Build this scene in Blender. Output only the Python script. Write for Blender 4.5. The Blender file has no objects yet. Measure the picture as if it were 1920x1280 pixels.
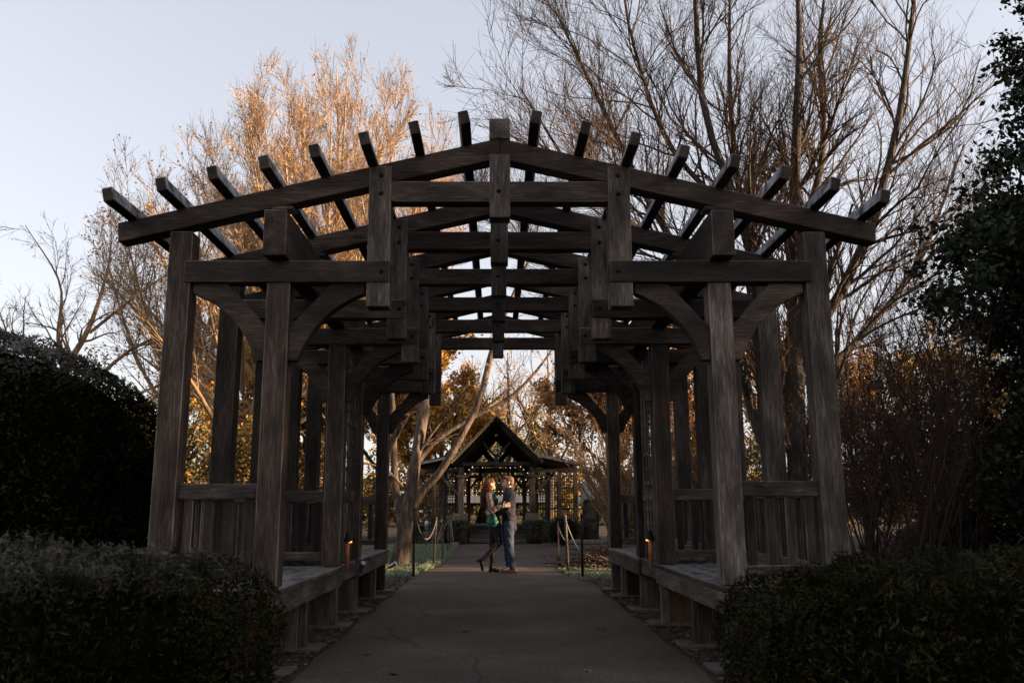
import bpy, bmesh, math, random
import numpy as np
from mathutils import Vector, Matrix
R = math.radians
rng = np.random.default_rng(7)
random.seed(7)
sc = bpy.context.scene
col = sc.collection
# ------------------------------------------------------------------ camera, sky, sun, exposure
cam = bpy.data.cameras.new('camera')
camo = bpy.data.objects.new('camera', cam); col.objects.link(camo); sc.camera = camo
cam.sensor_width = 36; cam.lens = 36 * 1617.3 / 1920
cam.clip_end = 900
PITCH, YAW, ROLL = 0.1923, -0.0191, -0.0055
camo.matrix_world = (Matrix.Translation((-0.034, 0, 1.15)) @ Matrix.Rotation(YAW, 4, 'Z')
                     @ Matrix.Rotation(math.pi / 2 + PITCH, 4, 'X') @ Matrix.Rotation(ROLL, 4, 'Z'))
cam.dof.use_dof = True; cam.dof.focus_distance = 16.5; cam.dof.aperture_fstop = 3.2
SUN_EL, SUN_AZ = R(8.5), R(97)          # azimuth measured from +Y (view direction) towards +X
world = bpy.data.worlds.new('World'); sc.world = world; world.use_nodes = True
wn = world.node_tree; bg = wn.nodes['Background']
sky = wn.nodes.new('ShaderNodeTexSky'); sky.sky_type = 'NISHITA'; sky.sun_disc = False
sky.sun_elevation = SUN_EL; sky.sun_rotation = SUN_AZ
sky.air_density = 1.0; sky.dust_density = 1.6; sky.ozone_density = 1.6
hs = wn.nodes.new('ShaderNodeHueSaturation'); hs.inputs['Saturation'].default_value = 0.53
gm = wn.nodes.new('ShaderNodeGamma'); gm.inputs[1].default_value = 0.52
tn = wn.nodes.new('ShaderNodeMix'); tn.data_type = 'RGBA'; tn.blend_type = 'MULTIPLY'; tn.inputs[0].default_value = 1
tn.inputs[7].default_value = (1.27, 1.20, 1.235, 1)
wn.links.new(sky.outputs[0], gm.inputs[0]); wn.links.new(gm.outputs[0], hs.inputs['Color']); wn.links.new(hs.outputs[0], tn.inputs[6]); wn.links.new(tn.outputs[2], bg.inputs[0])
bg.inputs[1].default_value = 0.112
sun = bpy.data.lights.new('sun', 'SUN'); suno = bpy.data.objects.new('sun', sun); col.objects.link(suno)
sun.energy = 5.0; sun.angle = R(0.5); sun.color = (1.0, 0.68, 0.40)
sdir = Vector((math.sin(SUN_AZ) * math.cos(SUN_EL), math.cos(SUN_AZ) * math.cos(SUN_EL), math.sin(SUN_EL)))
suno.rotation_euler = sdir.to_track_quat('Z', 'Y').to_euler()
sc.view_settings.view_transform = 'Standard'; sc.view_settings.look = 'None'
sc.view_settings.gamma = 1; sc.view_settings.use_curve_mapping = False
sc.view_settings.exposure = 2.12
sc.cycles.max_bounces = 6; sc.cycles.diffuse_bounces = 3; sc.cycles.transparent_max_bounces = 4

# ------------------------------------------------------------------ materials
def newmat(name):
    m = bpy.data.materials.new(name); m.use_nodes = True
    nt = m.node_tree; b = nt.nodes['Principled BSDF']
    b.inputs['Specular IOR Level'].default_value = 0.3
    return m, nt, b
def N(nt, t, **kw):
    n = nt.nodes.new('ShaderNode' + t)
    for k, v in kw.items():
        if k in n.inputs: n.inputs[k].default_value = v
        else: setattr(n, k, v)
    return n
def ramp(nt, stops, fac):
    n = nt.nodes.new('ShaderNodeValToRGB'); cr = n.color_ramp
    while len(cr.elements) > 1: cr.elements.remove(cr.elements[-1])
    cr.elements[0].position = stops[0][0]; cr.elements[0].color = (*stops[0][1], 1)
    for p, c in stops[1:]:
        e = cr.elements.new(p); e.color = (*c, 1)
    nt.links.new(fac, n.inputs[0]); return n
def mixc(nt, fac, a, b, mode='MIX'):
    n = nt.nodes.new('ShaderNodeMix'); n.data_type = 'RGBA'; n.blend_type = mode
    for s, v in ((n.inputs[0], fac), (n.inputs[6], a), (n.inputs[7], b)):
        if isinstance(v, (int, float)): s.default_value = v
        elif isinstance(v, tuple): s.default_value = (*v, 1)
        else: nt.links.new(v, s)
    return n.outputs[2]
def wood_mat(name, dark, mid, light, frost=0.0, warm=None, flo=.55, fhi=.92):
    m, nt, b = newmat(name); L = nt.links.new
    tc = N(nt, 'TexCoord'); oi = N(nt, 'ObjectInfo')
    off = N(nt, 'VectorMath', operation='SCALE'); off.inputs[3].default_value = 60
    cmb = N(nt, 'CombineXYZ'); L(oi.outputs['Random'], cmb.inputs[0]); L(oi.outputs['Random'], cmb.inputs[1]); L(oi.outputs['Random'], cmb.inputs[2])
    L(cmb.outputs[0], off.inputs[0])
    add = N(nt, 'VectorMath', operation='ADD'); L(tc.outputs['Object'], add.inputs[0]); L(off.outputs[0], add.inputs[1])
    mp = N(nt, 'Mapping'); mp.inputs['Scale'].default_value = (3.2, 38, 38); L(add.outputs[0], mp.inputs[0])
    g = N(nt, 'TexNoise', Scale=2.2, Detail=7.0, Roughness=0.62, Distortion=0.4); L(mp.outputs[0], g.inputs[0])
    mp2 = N(nt, 'Mapping'); mp2.inputs['Scale'].default_value = (1.0, 3.2, 3.2); L(add.outputs[0], mp2.inputs[0])
    s = N(nt, 'TexNoise', Scale=1.7, Detail=4.0, Roughness=0.55); L(mp2.outputs[0], s.inputs[0])
    c1 = ramp(nt, [(0.22, dark), (0.5, mid), (0.8, light)], g.outputs[0])
    c2 = ramp(nt, [(0.30, (0.30, 0.27, 0.25)), (0.5, (0.9, 0.88, 0.86)), (0.72, (1.9, 1.85, 1.8))], s.outputs[0])
    c = mixc(nt, 1.0, c1.outputs[0], c2.outputs[0], 'MULTIPLY')
    # whole-piece variation: weathering differs from beam to beam
    pv = N(nt, 'MapRange'); L(oi.outputs['Random'], pv.inputs[0]); pv.inputs[3].default_value = 0.5; pv.inputs[4].default_value = 1.7
    cc = N(nt, 'CombineColor'); [L(pv.outputs[0], cc.inputs[i]) for i in range(3)]
    c = mixc(nt, 1.0, c, cc.outputs[0], 'MULTIPLY')
    if warm:
        w = N(nt, 'TexNoise', Scale=0.9, Detail=2.0); mp3 = N(nt, 'Mapping'); mp3.inputs['Scale'].default_value = (0.8, 7, 7)
        mp3.inputs['Location'].default_value = (9, 4, 2); L(add.outputs[0], mp3.inputs[0]); L(mp3.outputs[0], w.inputs[0])
        f = ramp(nt, [(0.62, (0, 0, 0)), (0.76, (0.7, 0.7, 0.7))], w.outputs[0])
        c = mixc(nt, f.outputs[0], c, warm)
    # knots
    v = N(nt, 'TexVoronoi', Scale=1.0); mp4 = N(nt, 'Mapping'); mp4.inputs['Scale'].default_value = (1.1, 5.5, 5.5); L(add.outputs[0], mp4.inputs[0]); L(mp4.outputs[0], v.inputs[0])
    k = ramp(nt, [(0.05, (0.25, 0.22, 0.2)), (0.075, (1, 1, 1))], v.outputs[0])
    c = mixc(nt, 1.0, c, k.outputs[0], 'MULTIPLY')
    if frost:  # sky reflection painted as a pale tone on upward-facing wood
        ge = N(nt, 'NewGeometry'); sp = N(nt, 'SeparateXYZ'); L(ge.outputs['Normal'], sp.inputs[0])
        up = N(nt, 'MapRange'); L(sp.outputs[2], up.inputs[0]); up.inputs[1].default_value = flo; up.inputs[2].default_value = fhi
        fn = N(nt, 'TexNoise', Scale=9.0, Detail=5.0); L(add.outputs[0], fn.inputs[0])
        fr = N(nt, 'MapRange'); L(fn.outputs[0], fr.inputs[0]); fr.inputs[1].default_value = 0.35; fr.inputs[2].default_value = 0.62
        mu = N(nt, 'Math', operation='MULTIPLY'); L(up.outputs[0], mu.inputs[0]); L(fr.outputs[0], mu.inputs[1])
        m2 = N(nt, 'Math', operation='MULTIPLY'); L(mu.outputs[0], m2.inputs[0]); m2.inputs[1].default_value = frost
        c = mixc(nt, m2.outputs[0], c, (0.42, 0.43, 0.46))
    L(c, b.inputs['Base Color']); b.inputs['Roughness'].default_value = 0.82
    bp = N(nt, 'Bump', Strength=0.55, Distance=0.006); L(g.outputs[0], bp.inputs['Height']); L(bp.outputs[0], b.inputs['Normal'])
    return m
def noise_mat(name, stops, scale=5, detail=5, rough=0.85, bump=0.0, bdist=0.01, coords='Object', frost=None, stretch=None, rstop=None):
    m, nt, b = newmat(name); L = nt.links.new
    tc = N(nt, 'TexCoord'); src = tc.outputs[coords]
    if stretch:
        mp = N(nt, 'Mapping'); mp.inputs['Scale'].default_value = stretch; L(src, mp.inputs[0]); src = mp.outputs[0]
    g = N(nt, 'TexNoise', Scale=scale, Detail=detail, Roughness=0.6); L(src, g.inputs[0])
    c = ramp(nt, stops, g.outputs[0]).outputs[0]
    if frost:
        ge = N(nt, 'NewGeometry'); sp = N(nt, 'SeparateXYZ'); L(ge.outputs['Normal'], sp.inputs[0])
        up = N(nt, 'MapRange'); L(sp.outputs[2], up.inputs[0]); up.inputs[1].default_value = 0.5; up.inputs[2].default_value = 0.95
        m2 = N(nt, 'Math', operation='MULTIPLY'); L(up.outputs[0], m2.inputs[0]); m2.inputs[1].default_value = frost
        c = mixc(nt, m2.outputs[0], c, (0.5, 0.52, 0.55))
    L(c, b.inputs['Base Color']); b.inputs['Roughness'].default_value = rough
    if bump:
        g2 = N(nt, 'TexNoise', Scale=scale * 4, Detail=4.0); L(src, g2.inputs[0])
        bp = N(nt, 'Bump', Strength=bump, Distance=bdist); L(g2.outputs[0], bp.inputs['Height']); L(bp.outputs[0], b.inputs['Normal'])
    return m
def leaf_mat(name, stops, trans=0.25, rough=0.6, patch=None, frost_z=None, spec=0.3):
    """colour varies leaf by leaf; patch adds slow variation over the plant"""
    m, nt, b = newmat(name); L = nt.links.new
    ge = N(nt, 'NewGeometry')
    c = ramp(nt, stops, ge.outputs['Random Per Island']).outputs[0]
    if patch:
        tc = N(nt, 'TexCoord'); g = N(nt, 'TexNoise', Scale=patch, Detail=3.0); L(tc.outputs['Object'], g.inputs[0])
        c2 = ramp(nt, [(0.35, (0.5, 0.5, 0.5)), (0.65, (1.5, 1.5, 1.5))], g.outputs[0]).outputs[0]
        c = mixc(nt, 1.0, c, c2, 'MULTIPLY')
    if frost_z:      # rime that settled on the highest shoots: height window in metres, amount
        sp = N(nt, 'SeparateXYZ'); L(ge.outputs['Position'], sp.inputs[0])
        up = N(nt, 'MapRange'); L(sp.outputs[2], up.inputs[0]); up.inputs[1].default_value = frost_z[0]; up.inputs[2].default_value = frost_z[1]; up.inputs[4].default_value = frost_z[2]
        tc = N(nt, 'TexCoord'); g = N(nt, 'TexNoise', Scale=5.0, Detail=4.0); L(tc.outputs['Object'], g.inputs[0])
        fr = N(nt, 'MapRange'); L(g.outputs[0], fr.inputs[0]); fr.inputs[1].default_value = 0.38; fr.inputs[2].default_value = 0.6
        mu = N(nt, 'Math', operation='MULTIPLY'); L(up.outputs[0], mu.inputs[0]); L(fr.outputs[0], mu.inputs[1])
        c = mixc(nt, mu.outputs[0], c, (0.25, 0.235, 0.215))
    L(c, b.inputs['Base Color']); b.inputs['Roughness'].default_value = rough; b.inputs['Specular IOR Level'].default_value = spec
    if trans:
        t = N(nt, 'BsdfTranslucent'); L(c, t.inputs[0]); mx = N(nt, 'MixShader'); mx.inputs[0].default_value = trans
        out = nt.nodes['Material Output']; L(b.outputs[0], mx.inputs[1]); L(t.outputs[0], mx.inputs[2]); L(mx.outputs[0], out.inputs[0])
    return m
def flat(name, c, rough=0.7, metal=0.0, emit=None):
    m, nt, b = newmat(name)
    g = N(nt, 'TexNoise', Scale=14.0, Detail=4.0); tc = N(nt, 'TexCoord'); nt.links.new(tc.outputs['Object'], g.inputs[0])
    r = ramp(nt, [(0.3, tuple(v * .78 for v in c)), (0.7, tuple(min(1, v * 1.2) for v in c))], g.outputs[0])
    nt.links.new(r.outputs[0], b.inputs['Base Color']); b.inputs['Roughness'].default_value = rough; b.inputs['Metallic'].default_value = metal
    if emit: b.inputs['Emission Color'].default_value = (*emit[:3], 1); b.inputs['Emission Strength'].default_value = emit[3]
    return m
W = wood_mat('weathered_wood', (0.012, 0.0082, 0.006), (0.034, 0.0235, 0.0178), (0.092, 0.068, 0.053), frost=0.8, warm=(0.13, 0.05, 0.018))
WR = wood_mat('sky_sheen_roof_wood', (0.011, 0.0072, 0.005), (0.030, 0.0200, 0.0148), (0.070, 0.051, 0.040), frost=0.75, flo=.1, fhi=.24)  # purlins: sky sheen painted into the colour of tops and tilted sides
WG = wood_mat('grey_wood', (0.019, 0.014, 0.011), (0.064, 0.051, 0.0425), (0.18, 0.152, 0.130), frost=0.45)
WORN = wood_mat('worn_edge', (0.06, 0.049, 0.041), (0.115, 0.096, 0.082), (0.19, 0.165, 0.145))
WP = wood_mat('pavilion_wood', (0.02, 0.014, 0.011), (0.04, 0.029, 0.022), (0.075, 0.058, 0.048))
WPG = wood_mat('pavilion_grey_wood', (0.05, 0.042, 0.038), (0.10, 0.088, 0.08), (0.17, 0.155, 0.145))
WPV = wood_mat('pavilion_post_wood', (0.02, 0.016, 0.014), (0.052, 0.044, 0.039), (0.10, 0.088, 0.08))
SHING = noise_mat('shingle', [(0.3, (0.03, 0.024, 0.02)), (0.7, (0.085, 0.07, 0.06))], 8, bump=0.4, frost=0.35)
SHINGF = noise_mat('frosted_shingle', [(0.3, (0.03, 0.034, 0.042)), (0.7, (0.12, 0.135, 0.165))], 6, bump=0.3, frost=0.1)
IRON = flat('dark_iron', (0.012, 0.011, 0.011), 0.5, 0.6)
STEEL = flat('pale_metal', (0.42, 0.43, 0.45), 0.35, 0.7)
ASPH = noise_mat('asphalt', [(0.3, (0.030, 0.023, 0.019)), (0.7, (0.060, 0.048, 0.040))], 3, 8, 0.9)
def asphalt():
    m, nt, b = newmat('aggregate_asphalt'); L = nt.links.new; tc = N(nt, 'TexCoord'); src = tc.outputs['Object']
    big = N(nt, 'TexNoise', Scale=.9, Detail=5.0); fine = N(nt, 'TexNoise', Scale=70.0, Detail=3.0); L(src, big.inputs[0]); L(src, fine.inputs[0])
    c = ramp(nt, [(.32, (.040, .031, .025)), (.55, (.063, .050, .041)), (.72, (.092, .075, .062))], big.outputs[0]).outputs[0]
    c2 = ramp(nt, [(.36, (.55, .53, .5)), (.55, (1, 1, 1)), (.68, (1.9, 1.85, 1.75))], fine.outputs[0]).outputs[0]; c = mixc(nt, 1.0, c, c2, 'MULTIPLY')
    v = N(nt, 'TexVoronoi', Scale=85.0); L(src, v.inputs[0]); sp = ramp(nt, [(.12, (2.6, 2.4, 2.2)), (.2, (1, 1, 1))], v.outputs[0]).outputs[0]; c = mixc(nt, .8, c, sp, 'MULTIPLY')
    wv = N(nt, 'TexNoise', Scale=1.6, Detail=6.0); L(src, wv.inputs[0]); mx = mixc(nt, .25, src, wv.outputs[1])
    cr = N(nt, 'TexVoronoi', Scale=.55, feature='DISTANCE_TO_EDGE'); L(mx, cr.inputs[0]); ck = ramp(nt, [(.0, (.35, .33, .3)), (.006, (1, 1, 1))], cr.outputs[0]).outputs[0]; c = mixc(nt, 1.0, c, ck, 'MULTIPLY')
    L(c, b.inputs['Base Color']); b.inputs['Roughness'].default_value = .9
    bp = N(nt, 'Bump', Strength=.9, Distance=.006); L(fine.outputs[0], bp.inputs['Height']); L(bp.outputs[0], b.inputs['Normal']); return m
ASPH = asphalt()
SOIL = noise_mat('soil', [(0.3, (0.018, 0.012, 0.008)), (0.6, (0.04, 0.028, 0.018)), (0.8, (0.07, 0.045, 0.026))], 9, 8, 0.95, 0.8, 0.04)
TURF = noise_mat('turf', [(0.3, (0.03, 0.045, 0.018)), (0.7, (0.08, 0.11, 0.06))], 6, 8, 0.95, 0.8, 0.03)
MULCH = noise_mat('mulch', [(0.35, (0.025, 0.017, 0.013)), (0.6, (0.08, 0.055, 0.04)), (0.75, (0.16, 0.12, 0.10))], 30, 6, 0.95, 0.9, 0.03)
STONE = noise_mat('stone', [(0.3, (0.06, 0.05, 0.042)), (0.7, (0.17, 0.15, 0.125))], 6, 6, 0.85, 0.5, 0.02)
PAD = noise_mat('concrete_pad', [(0.3, (0.05, 0.042, 0.036)), (0.7, (0.11, 0.095, 0.082))], 10, 6, 0.9, 0.3)
BARK_T = noise_mat('tan_bark', [(0.34, (0.028, 0.018, 0.013)), (0.52, (0.085, 0.06, 0.045)), (0.7, (0.19, 0.15, 0.12))], 5, 8, 0.85, 0.9, 0.03, stretch=(3, 3, 0.7))
BARK_G = noise_mat('grey_bark', [(0.34, (0.022, 0.017, 0.014)), (0.55, (0.055, 0.043, 0.035)), (0.72, (0.12, 0.10, 0.085))], 5, 8, 0.9, 1.0, 0.04, stretch=(3, 3, 0.8))
TWIG_D = noise_mat('dark_twig', [(0.3, (0.022, 0.013, 0.009)), (0.7, (0.06, 0.034, 0.022))], 2)
TWIG_B = noise_mat('brown_twig', [(0.3, (0.035, 0.018, 0.010)), (0.7, (0.09, 0.048, 0.026))], 2)
TWIG_O = noise_mat('orange_twig', [(0.3, (0.22, 0.14, 0.08)), (0.7, (0.40, 0.28, 0.17))], 1)
TWIG_T = noise_mat('tan_twig', [(0.3, (0.13, 0.08, 0.045)), (0.7, (0.28, 0.18, 0.10))], 2)
YEW = leaf_mat('yew', [(0, (0.003, 0.0035, 0.0015)), (0.5, (0.009, 0.0095, 0.0042)), (0.9, (0.024, 0.023, 0.010)), (1, (0.045, 0.028, 0.014))], 0.05, patch=2.0, spec=0.0, rough=.9, frost_z=(2.3, 2.95, 0.9))
YEWL = leaf_mat('low_yew', [(0, (0.004, 0.0045, 0.002)), (0.45, (0.011, 0.012, 0.005)), (0.9, (0.032, 0.031, 0.013)), (1, (0.07, 0.033, 0.015))], 0.05, patch=3.0, spec=0.0, rough=.9, frost_z=(0.74, .98, 0.42))
YEWR = leaf_mat('low_dark_yew', [(0, (0.004, 0.0045, 0.002)), (0.45, (0.011, 0.012, 0.005)), (0.9, (0.030, 0.030, 0.012)), (1, (0.07, 0.033, 0.015))], 0.05, patch=3.0, spec=0.0, rough=.9, frost_z=(.74, 1.0, .12))
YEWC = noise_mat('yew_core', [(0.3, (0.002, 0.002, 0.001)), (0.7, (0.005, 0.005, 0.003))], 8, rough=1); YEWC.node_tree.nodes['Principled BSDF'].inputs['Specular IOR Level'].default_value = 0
HOLLY = leaf_mat('holly', [(0, (0.006, 0.009, 0.004)), (0.6, (0.013, 0.019, 0.007)), (1, (0.03, 0.036, 0.014))], 0.1, rough=0.5, patch=0.8, spec=.15)
OLIVE = leaf_mat('olive_gold_leaf', [(0, (0.04, 0.042, 0.012)), (0.4, (0.13, 0.10, 0.022)), (0.8, (0.34, 0.20, 0.04)), (1, (0.5, 0.27, 0.05))], 0.4, patch=0.6)
ORANGE = leaf_mat('orange_leaf', [(0, (0.12, 0.06, 0.016)), (0.4, (0.45, 0.25, 0.055)), (1, (0.66, 0.42, 0.13))], 0.42)
RUST = leaf_mat('rust_leaf', [(0, (0.13, 0.06, 0.03)), (0.5, (0.36, 0.19, 0.085)), (1, (0.56, 0.36, 0.18))], 0.38, patch=0.5)
BROWNL = leaf_mat('brown_leaf', [(0, (0.035, 0.022, 0.012)), (0.6, (0.09, 0.055, 0.028)), (1, (0.2, 0.12, 0.06))], 0.3, patch=0.6)
LITTER = leaf_mat('leaf_litter', [(0, (0.025, 0.015, 0.009)), (0.6, (0.07, 0.04, 0.023)), (1, (0.2, 0.12, 0.075))], 0.1)
PINE = leaf_mat('pine', [(0, (0.03, 0.05, 0.014)), (0.6, (0.09, 0.10, 0.025)), (1, (0.2, 0.17, 0.05))], 0.3, patch=0.5)
BLADE = leaf_mat('grass_blade', [(0, (0.06, 0.09, 0.03)), (0.5, (0.15, 0.19, 0.10)), (1, (0.36, 0.40, 0.32))], 0.25)
DRYG = leaf_mat('rosemary', [(0, (0.03, 0.035, 0.014)), (0.6, (0.06, 0.065, 0.028)), (1, (0.13, 0.11, 0.05))], 0.15)
ROPE = flat('pale_rope', (0.24, 0.22, 0.21), 0.9)
CHAIN = flat('dark_rope', (0.10, 0.085, 0.075), 0.9)

# ------------------------------------------------------------------ helpers
A = np.array
def tag(o, label=None, cat=None, group=None, kind=None):
    for k, v in (('label', label), ('category', cat), ('group', group), ('kind', kind)):
        if v: o[k] = v
    return o
def empty(name, loc=(0, 0, 0)):
    o = bpy.data.objects.new(name, None); col.objects.link(o); o.location = loc; return o
def link(name, me, mat=None, parent=None):
    if mat is not None and not me.materials: me.materials.append(mat)
    o = bpy.data.objects.new(name, me); col.objects.link(o)
    if parent is not None: o.parent = parent
    return o
def npmesh(name, V, F, smooth=False):
    me = bpy.data.meshes.new(name); V = np.asarray(V, np.float32); F = np.asarray(F, np.int32)
    k = F.shape[1]
    me.vertices.add(len(V)); me.vertices.foreach_set('co', V.ravel())
    me.loops.add(F.size); me.loops.foreach_set('vertex_index', F.ravel())
    me.polygons.add(len(F)); me.polygons.foreach_set('loop_start', np.arange(0, F.size, k, dtype=np.int32))
    me.polygons.foreach_set('use_smooth', np.full(len(F), smooth)); me.update(calc_edges=True)
    return me
_bc = {}
def boxmesh(lx, ly, lz, bev, mat):
    key = (round(lx, 3), round(ly, 3), round(lz, 3), mat.name)
    if key in _bc: return _bc[key]
    bm = bmesh.new(); bmesh.ops.create_cube(bm, size=1)
    for v in bm.verts: v.co = (v.co.x * lx, v.co.y * ly, v.co.z * lz)
    if bev: bmesh.ops.bevel(bm, geom=bm.edges[:], offset=bev, segments=1, affect='EDGES')
    bm.normal_update()
    worn = bev and mat in (W, WG)
    if worn:
        lim = bev * 1.6
        for f in bm.faces:
            n = f.normal
            if max(abs(n.x), abs(n.y), abs(n.z)) < .95: f.material_index = 1
    me = bpy.data.meshes.new('piece'); bm.to_mesh(me); bm.free(); me.materials.append(mat)
    if worn: me.materials.append(WORN)
    _bc[key] = me; return me
def box(name, x0, x1, y0, y1, z0, z1, mat, parent=None, bev=0.006, jit=0.0):
    """axis-aligned piece whose local X runs along its longest side (the grain)"""
    d = [x1 - x0, y1 - y0, z1 - z0]; a = int(np.argmax(d))
    bev = min(bev, min(d) * 0.2)
    if a == 0: dims = (d[0], d[1], d[2]); rot = Matrix.Identity(4)
    elif a == 1: dims = (d[1], d[0], d[2]); rot = Matrix.Rotation(math.pi / 2, 4, 'Z')
    else: dims = (d[2], d[1], d[0]); rot = Matrix.Rotation(-math.pi / 2, 4, 'Y')
    o = link(name, boxmesh(*dims, bev, mat), None, parent)
    o.matrix_basis = Matrix.Translation(((x0 + x1) / 2, (y0 + y1) / 2, (z0 + z1) / 2)) @ Matrix.Rotation(random.uniform(-jit, jit), 4, 'Y') @ rot
    return o
def bar(name, p0, p1, w, h, mat, parent=None, up=(0, 0, 1), bev=0.006):
    """beam from p0 to p1 (centre line); w across, h along 'up'"""
    p0, p1 = Vector(p0), Vector(p1); X = (p1 - p0).normalized(); up = Vector(up)
    Y = up.cross(X).normalized(); Z = X.cross(Y)
    L = (p1 - p0).length
    o = link(name, boxmesh(L, w, h, min(bev, w * .2, h * .2), mat), None, parent)
    M = Matrix((X, Y, Z)).transposed().to_4x4(); M.translation = (p0 + p1) / 2
    o.matrix_basis = M; return o
def prism(name, pts, y0, y1, mat, parent=None, bev=0.005):
    """polygon in the XZ plane pushed through y0..y1"""
    bm = bmesh.new(); c = Vector((sum(p[0] for p in pts) / len(pts), (y0 + y1) / 2, sum(p[1] for p in pts) / len(pts)))
    vs = [bm.verts.new(Vector((p[0], y0, p[1])) - c) for p in pts]
    f = bm.faces.new(vs); r = bmesh.ops.extrude_face_region(bm, geom=[f])
    for v in [g for g in r['geom'] if isinstance(g, bmesh.types.BMVert)]: v.co.y += y1 - y0
    bmesh.ops.recalc_face_normals(bm, faces=bm.faces[:])
    if bev:
        ed = [e for e in bm.edges if e.calc_face_angle(0) > 0.6]
        bmesh.ops.bevel(bm, geom=ed, offset=bev, segments=1, affect='EDGES')
    me = bpy.data.meshes.new(name); bm.to_mesh(me); bm.free(); me.materials.append(mat)
    o = link(name, me, None, parent); o.location = c; return o
def tubes(P, Rd, sides=3):
    """P (n,m,3), Rd (n,m) -> vertices, quads"""
    n, m, _ = P.shape
    T = np.gradient(P, axis=1); T /= np.linalg.norm(T, axis=2, keepdims=True) + 1e-9
    mt = T.mean(1); ref = np.where(np.abs(mt[:, 2:3]) > 0.8, np.array([[1., 0, 0]]), np.array([[0, 0, 1.]]))
    A = np.cross(T, ref[:, None, :]); A /= np.linalg.norm(A, axis=2, keepdims=True) + 1e-9
    B = np.cross(T, A)
    th = np.arange(sides) * 2 * np.pi / sides
    V = P[:, :, None, :] + Rd[:, :, None, None] * (np.cos(th)[None, None, :, None] * A[:, :, None, :] + np.sin(th)[None, None, :, None] * B[:, :, None, :])
    idx = np.arange(n * m * sides).reshape(n, m, sides)
    a = idx[:, :-1]; b = np.roll(a, -1, 2); d = idx[:, 1:]; c = np.roll(d, -1, 2)
    F = np.stack([a, b, c, d], -1).reshape(-1, 4)
    return V.reshape(-1, 3), F
def merge(parts):
    Vs, Fs, o = [], [], 0
    for V, F in parts: Vs.append(V); Fs.append(F + o); o += len(V)
    return np.concatenate(Vs), np.concatenate(Fs)
def resample(pts, m):
    """smooth curve (Catmull-Rom) through control points (x,y,z,r)"""
    p = np.array(pts, float); p = np.vstack([2 * p[0] - p[1], p, 2 * p[-1] - p[-2]])
    k = len(p) - 3; out = []
    for t in np.linspace(0, k - 1e-6, m):
        i = int(t); u = t - i; a, b, c, d = p[i], p[i + 1], p[i + 2], p[i + 3]
        out.append(0.5 * ((2 * b) + (-a + c) * u + (2 * a - 5 * b + 4 * c - d) * u * u + (-a + 3 * b - 3 * c + d) * u ** 3))
    return np.array(out)
def grow(P, Rd, k, t0, t1, length, ang, up=0.2, wig=0.12, m=5, rr=0.55, rmin=0.002, env=None, lat=None, taper=0.25):
    n, mm, _ = P.shape
    t = rng.uniform(t0, t1, (n, k)) * (mm - 1.001); i = t.astype(int); u = (t - i)[..., None]
    ni = np.arange(n)[:, None]
    S = P[ni, i] * (1 - u) + P[ni, i + 1] * u
    Rs = Rd[ni, i] * (1 - u[..., 0]) + Rd[ni, i + 1] * u[..., 0]
    T = P[ni, i + 1] - P[ni, i]; T /= np.linalg.norm(T, axis=2, keepdims=True) + 1e-9
    S = S.reshape(-1, 3); T = T.reshape(-1, 3); Rs = Rs.reshape(-1)
    q = rng.normal(size=T.shape); q -= (q * T).sum(1, keepdims=True) * T; q /= np.linalg.norm(q, axis=1, keepdims=True) + 1e-9
    a = rng.normal(ang, ang * 0.25, len(T))[:, None]
    Dr = np.cos(a) * T + np.sin(a) * q; Dr[:, 2] += up; Dr /= np.linalg.norm(Dr, axis=1, keepdims=True)
    L = length * rng.uniform(0.55, 1.2, len(T)) * (1 - 0.45 * (t / (mm - 1)).reshape(-1))
    if env is not None:
        c, r = env; o = (S - c) / r; dd = Dr / r
        A = (dd ** 2).sum(1); Bq = (o * dd).sum(1); C = (o ** 2).sum(1) - 1
        tt = (-Bq + np.sqrt(np.maximum(Bq ** 2 - A * C, 0))) / A; L = np.minimum(L, np.maximum(tt, 0.05) * rng.uniform(0.8, 1.08, len(L)))
    pts = [S]; d = Dr.copy(); st = (L / (m - 1))[:, None]
    for j in range(m - 1):
        d = d + rng.normal(0, wig, d.shape); d[:, 2] += up * 0.35; d /= np.linalg.norm(d, axis=1, keepdims=True)
        pts.append(pts[-1] + d * st)
    Pn = np.stack(pts, 1)
    r0 = np.maximum(Rs * rr, rmin); Rn = r0[:, None] * np.linspace(1, taper, m)[None]; Rn = np.maximum(Rn, rmin * 0.7)
    return Pn, Rn
def leaves(pts, size, asp=0.5, up=None):
    n = len(pts); u = rng.normal(size=(n, 3))
    if up is not None: u = u * 0.6 + np.asarray(up)
    u /= np.linalg.norm(u, axis=1, keepdims=True); w = rng.normal(size=(n, 3)); w -= (w * u).sum(1, keepdims=True) * u; w /= np.linalg.norm(w, axis=1, keepdims=True)
    s = (size * rng.uniform(0.6, 1.3, n))[:, None]
    V = np.stack([pts - u * s * .5, pts + w * s * asp * .5, pts + u * s * .5, pts - w * s * asp * .5], 1).reshape(-1, 3)
    return V, np.arange(4 * n).reshape(n, 4)
def along(P, n):
    """n random points on the given polylines"""
    i = rng.integers(0, P.shape[0], n); j = rng.integers(0, P.shape[1] - 1, n); u = rng.random((n, 1))
    return P[i, j] * (1 - u) + P[i, j + 1] * u
def part_mesh(name, VF, mat, parent, origin=(0, 0, 0), smooth=False, kind=None):
    V, F = VF; me = npmesh(name, V - np.asarray(origin), F, smooth); o = link(name, me, mat, parent)
    if kind or name in ('twigs', 'branches', 'leaves', 'foliage', 'shoots', 'crown', 'limbs', 'stems'): o['kind'] = kind or 'stuff'
    return o
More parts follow.
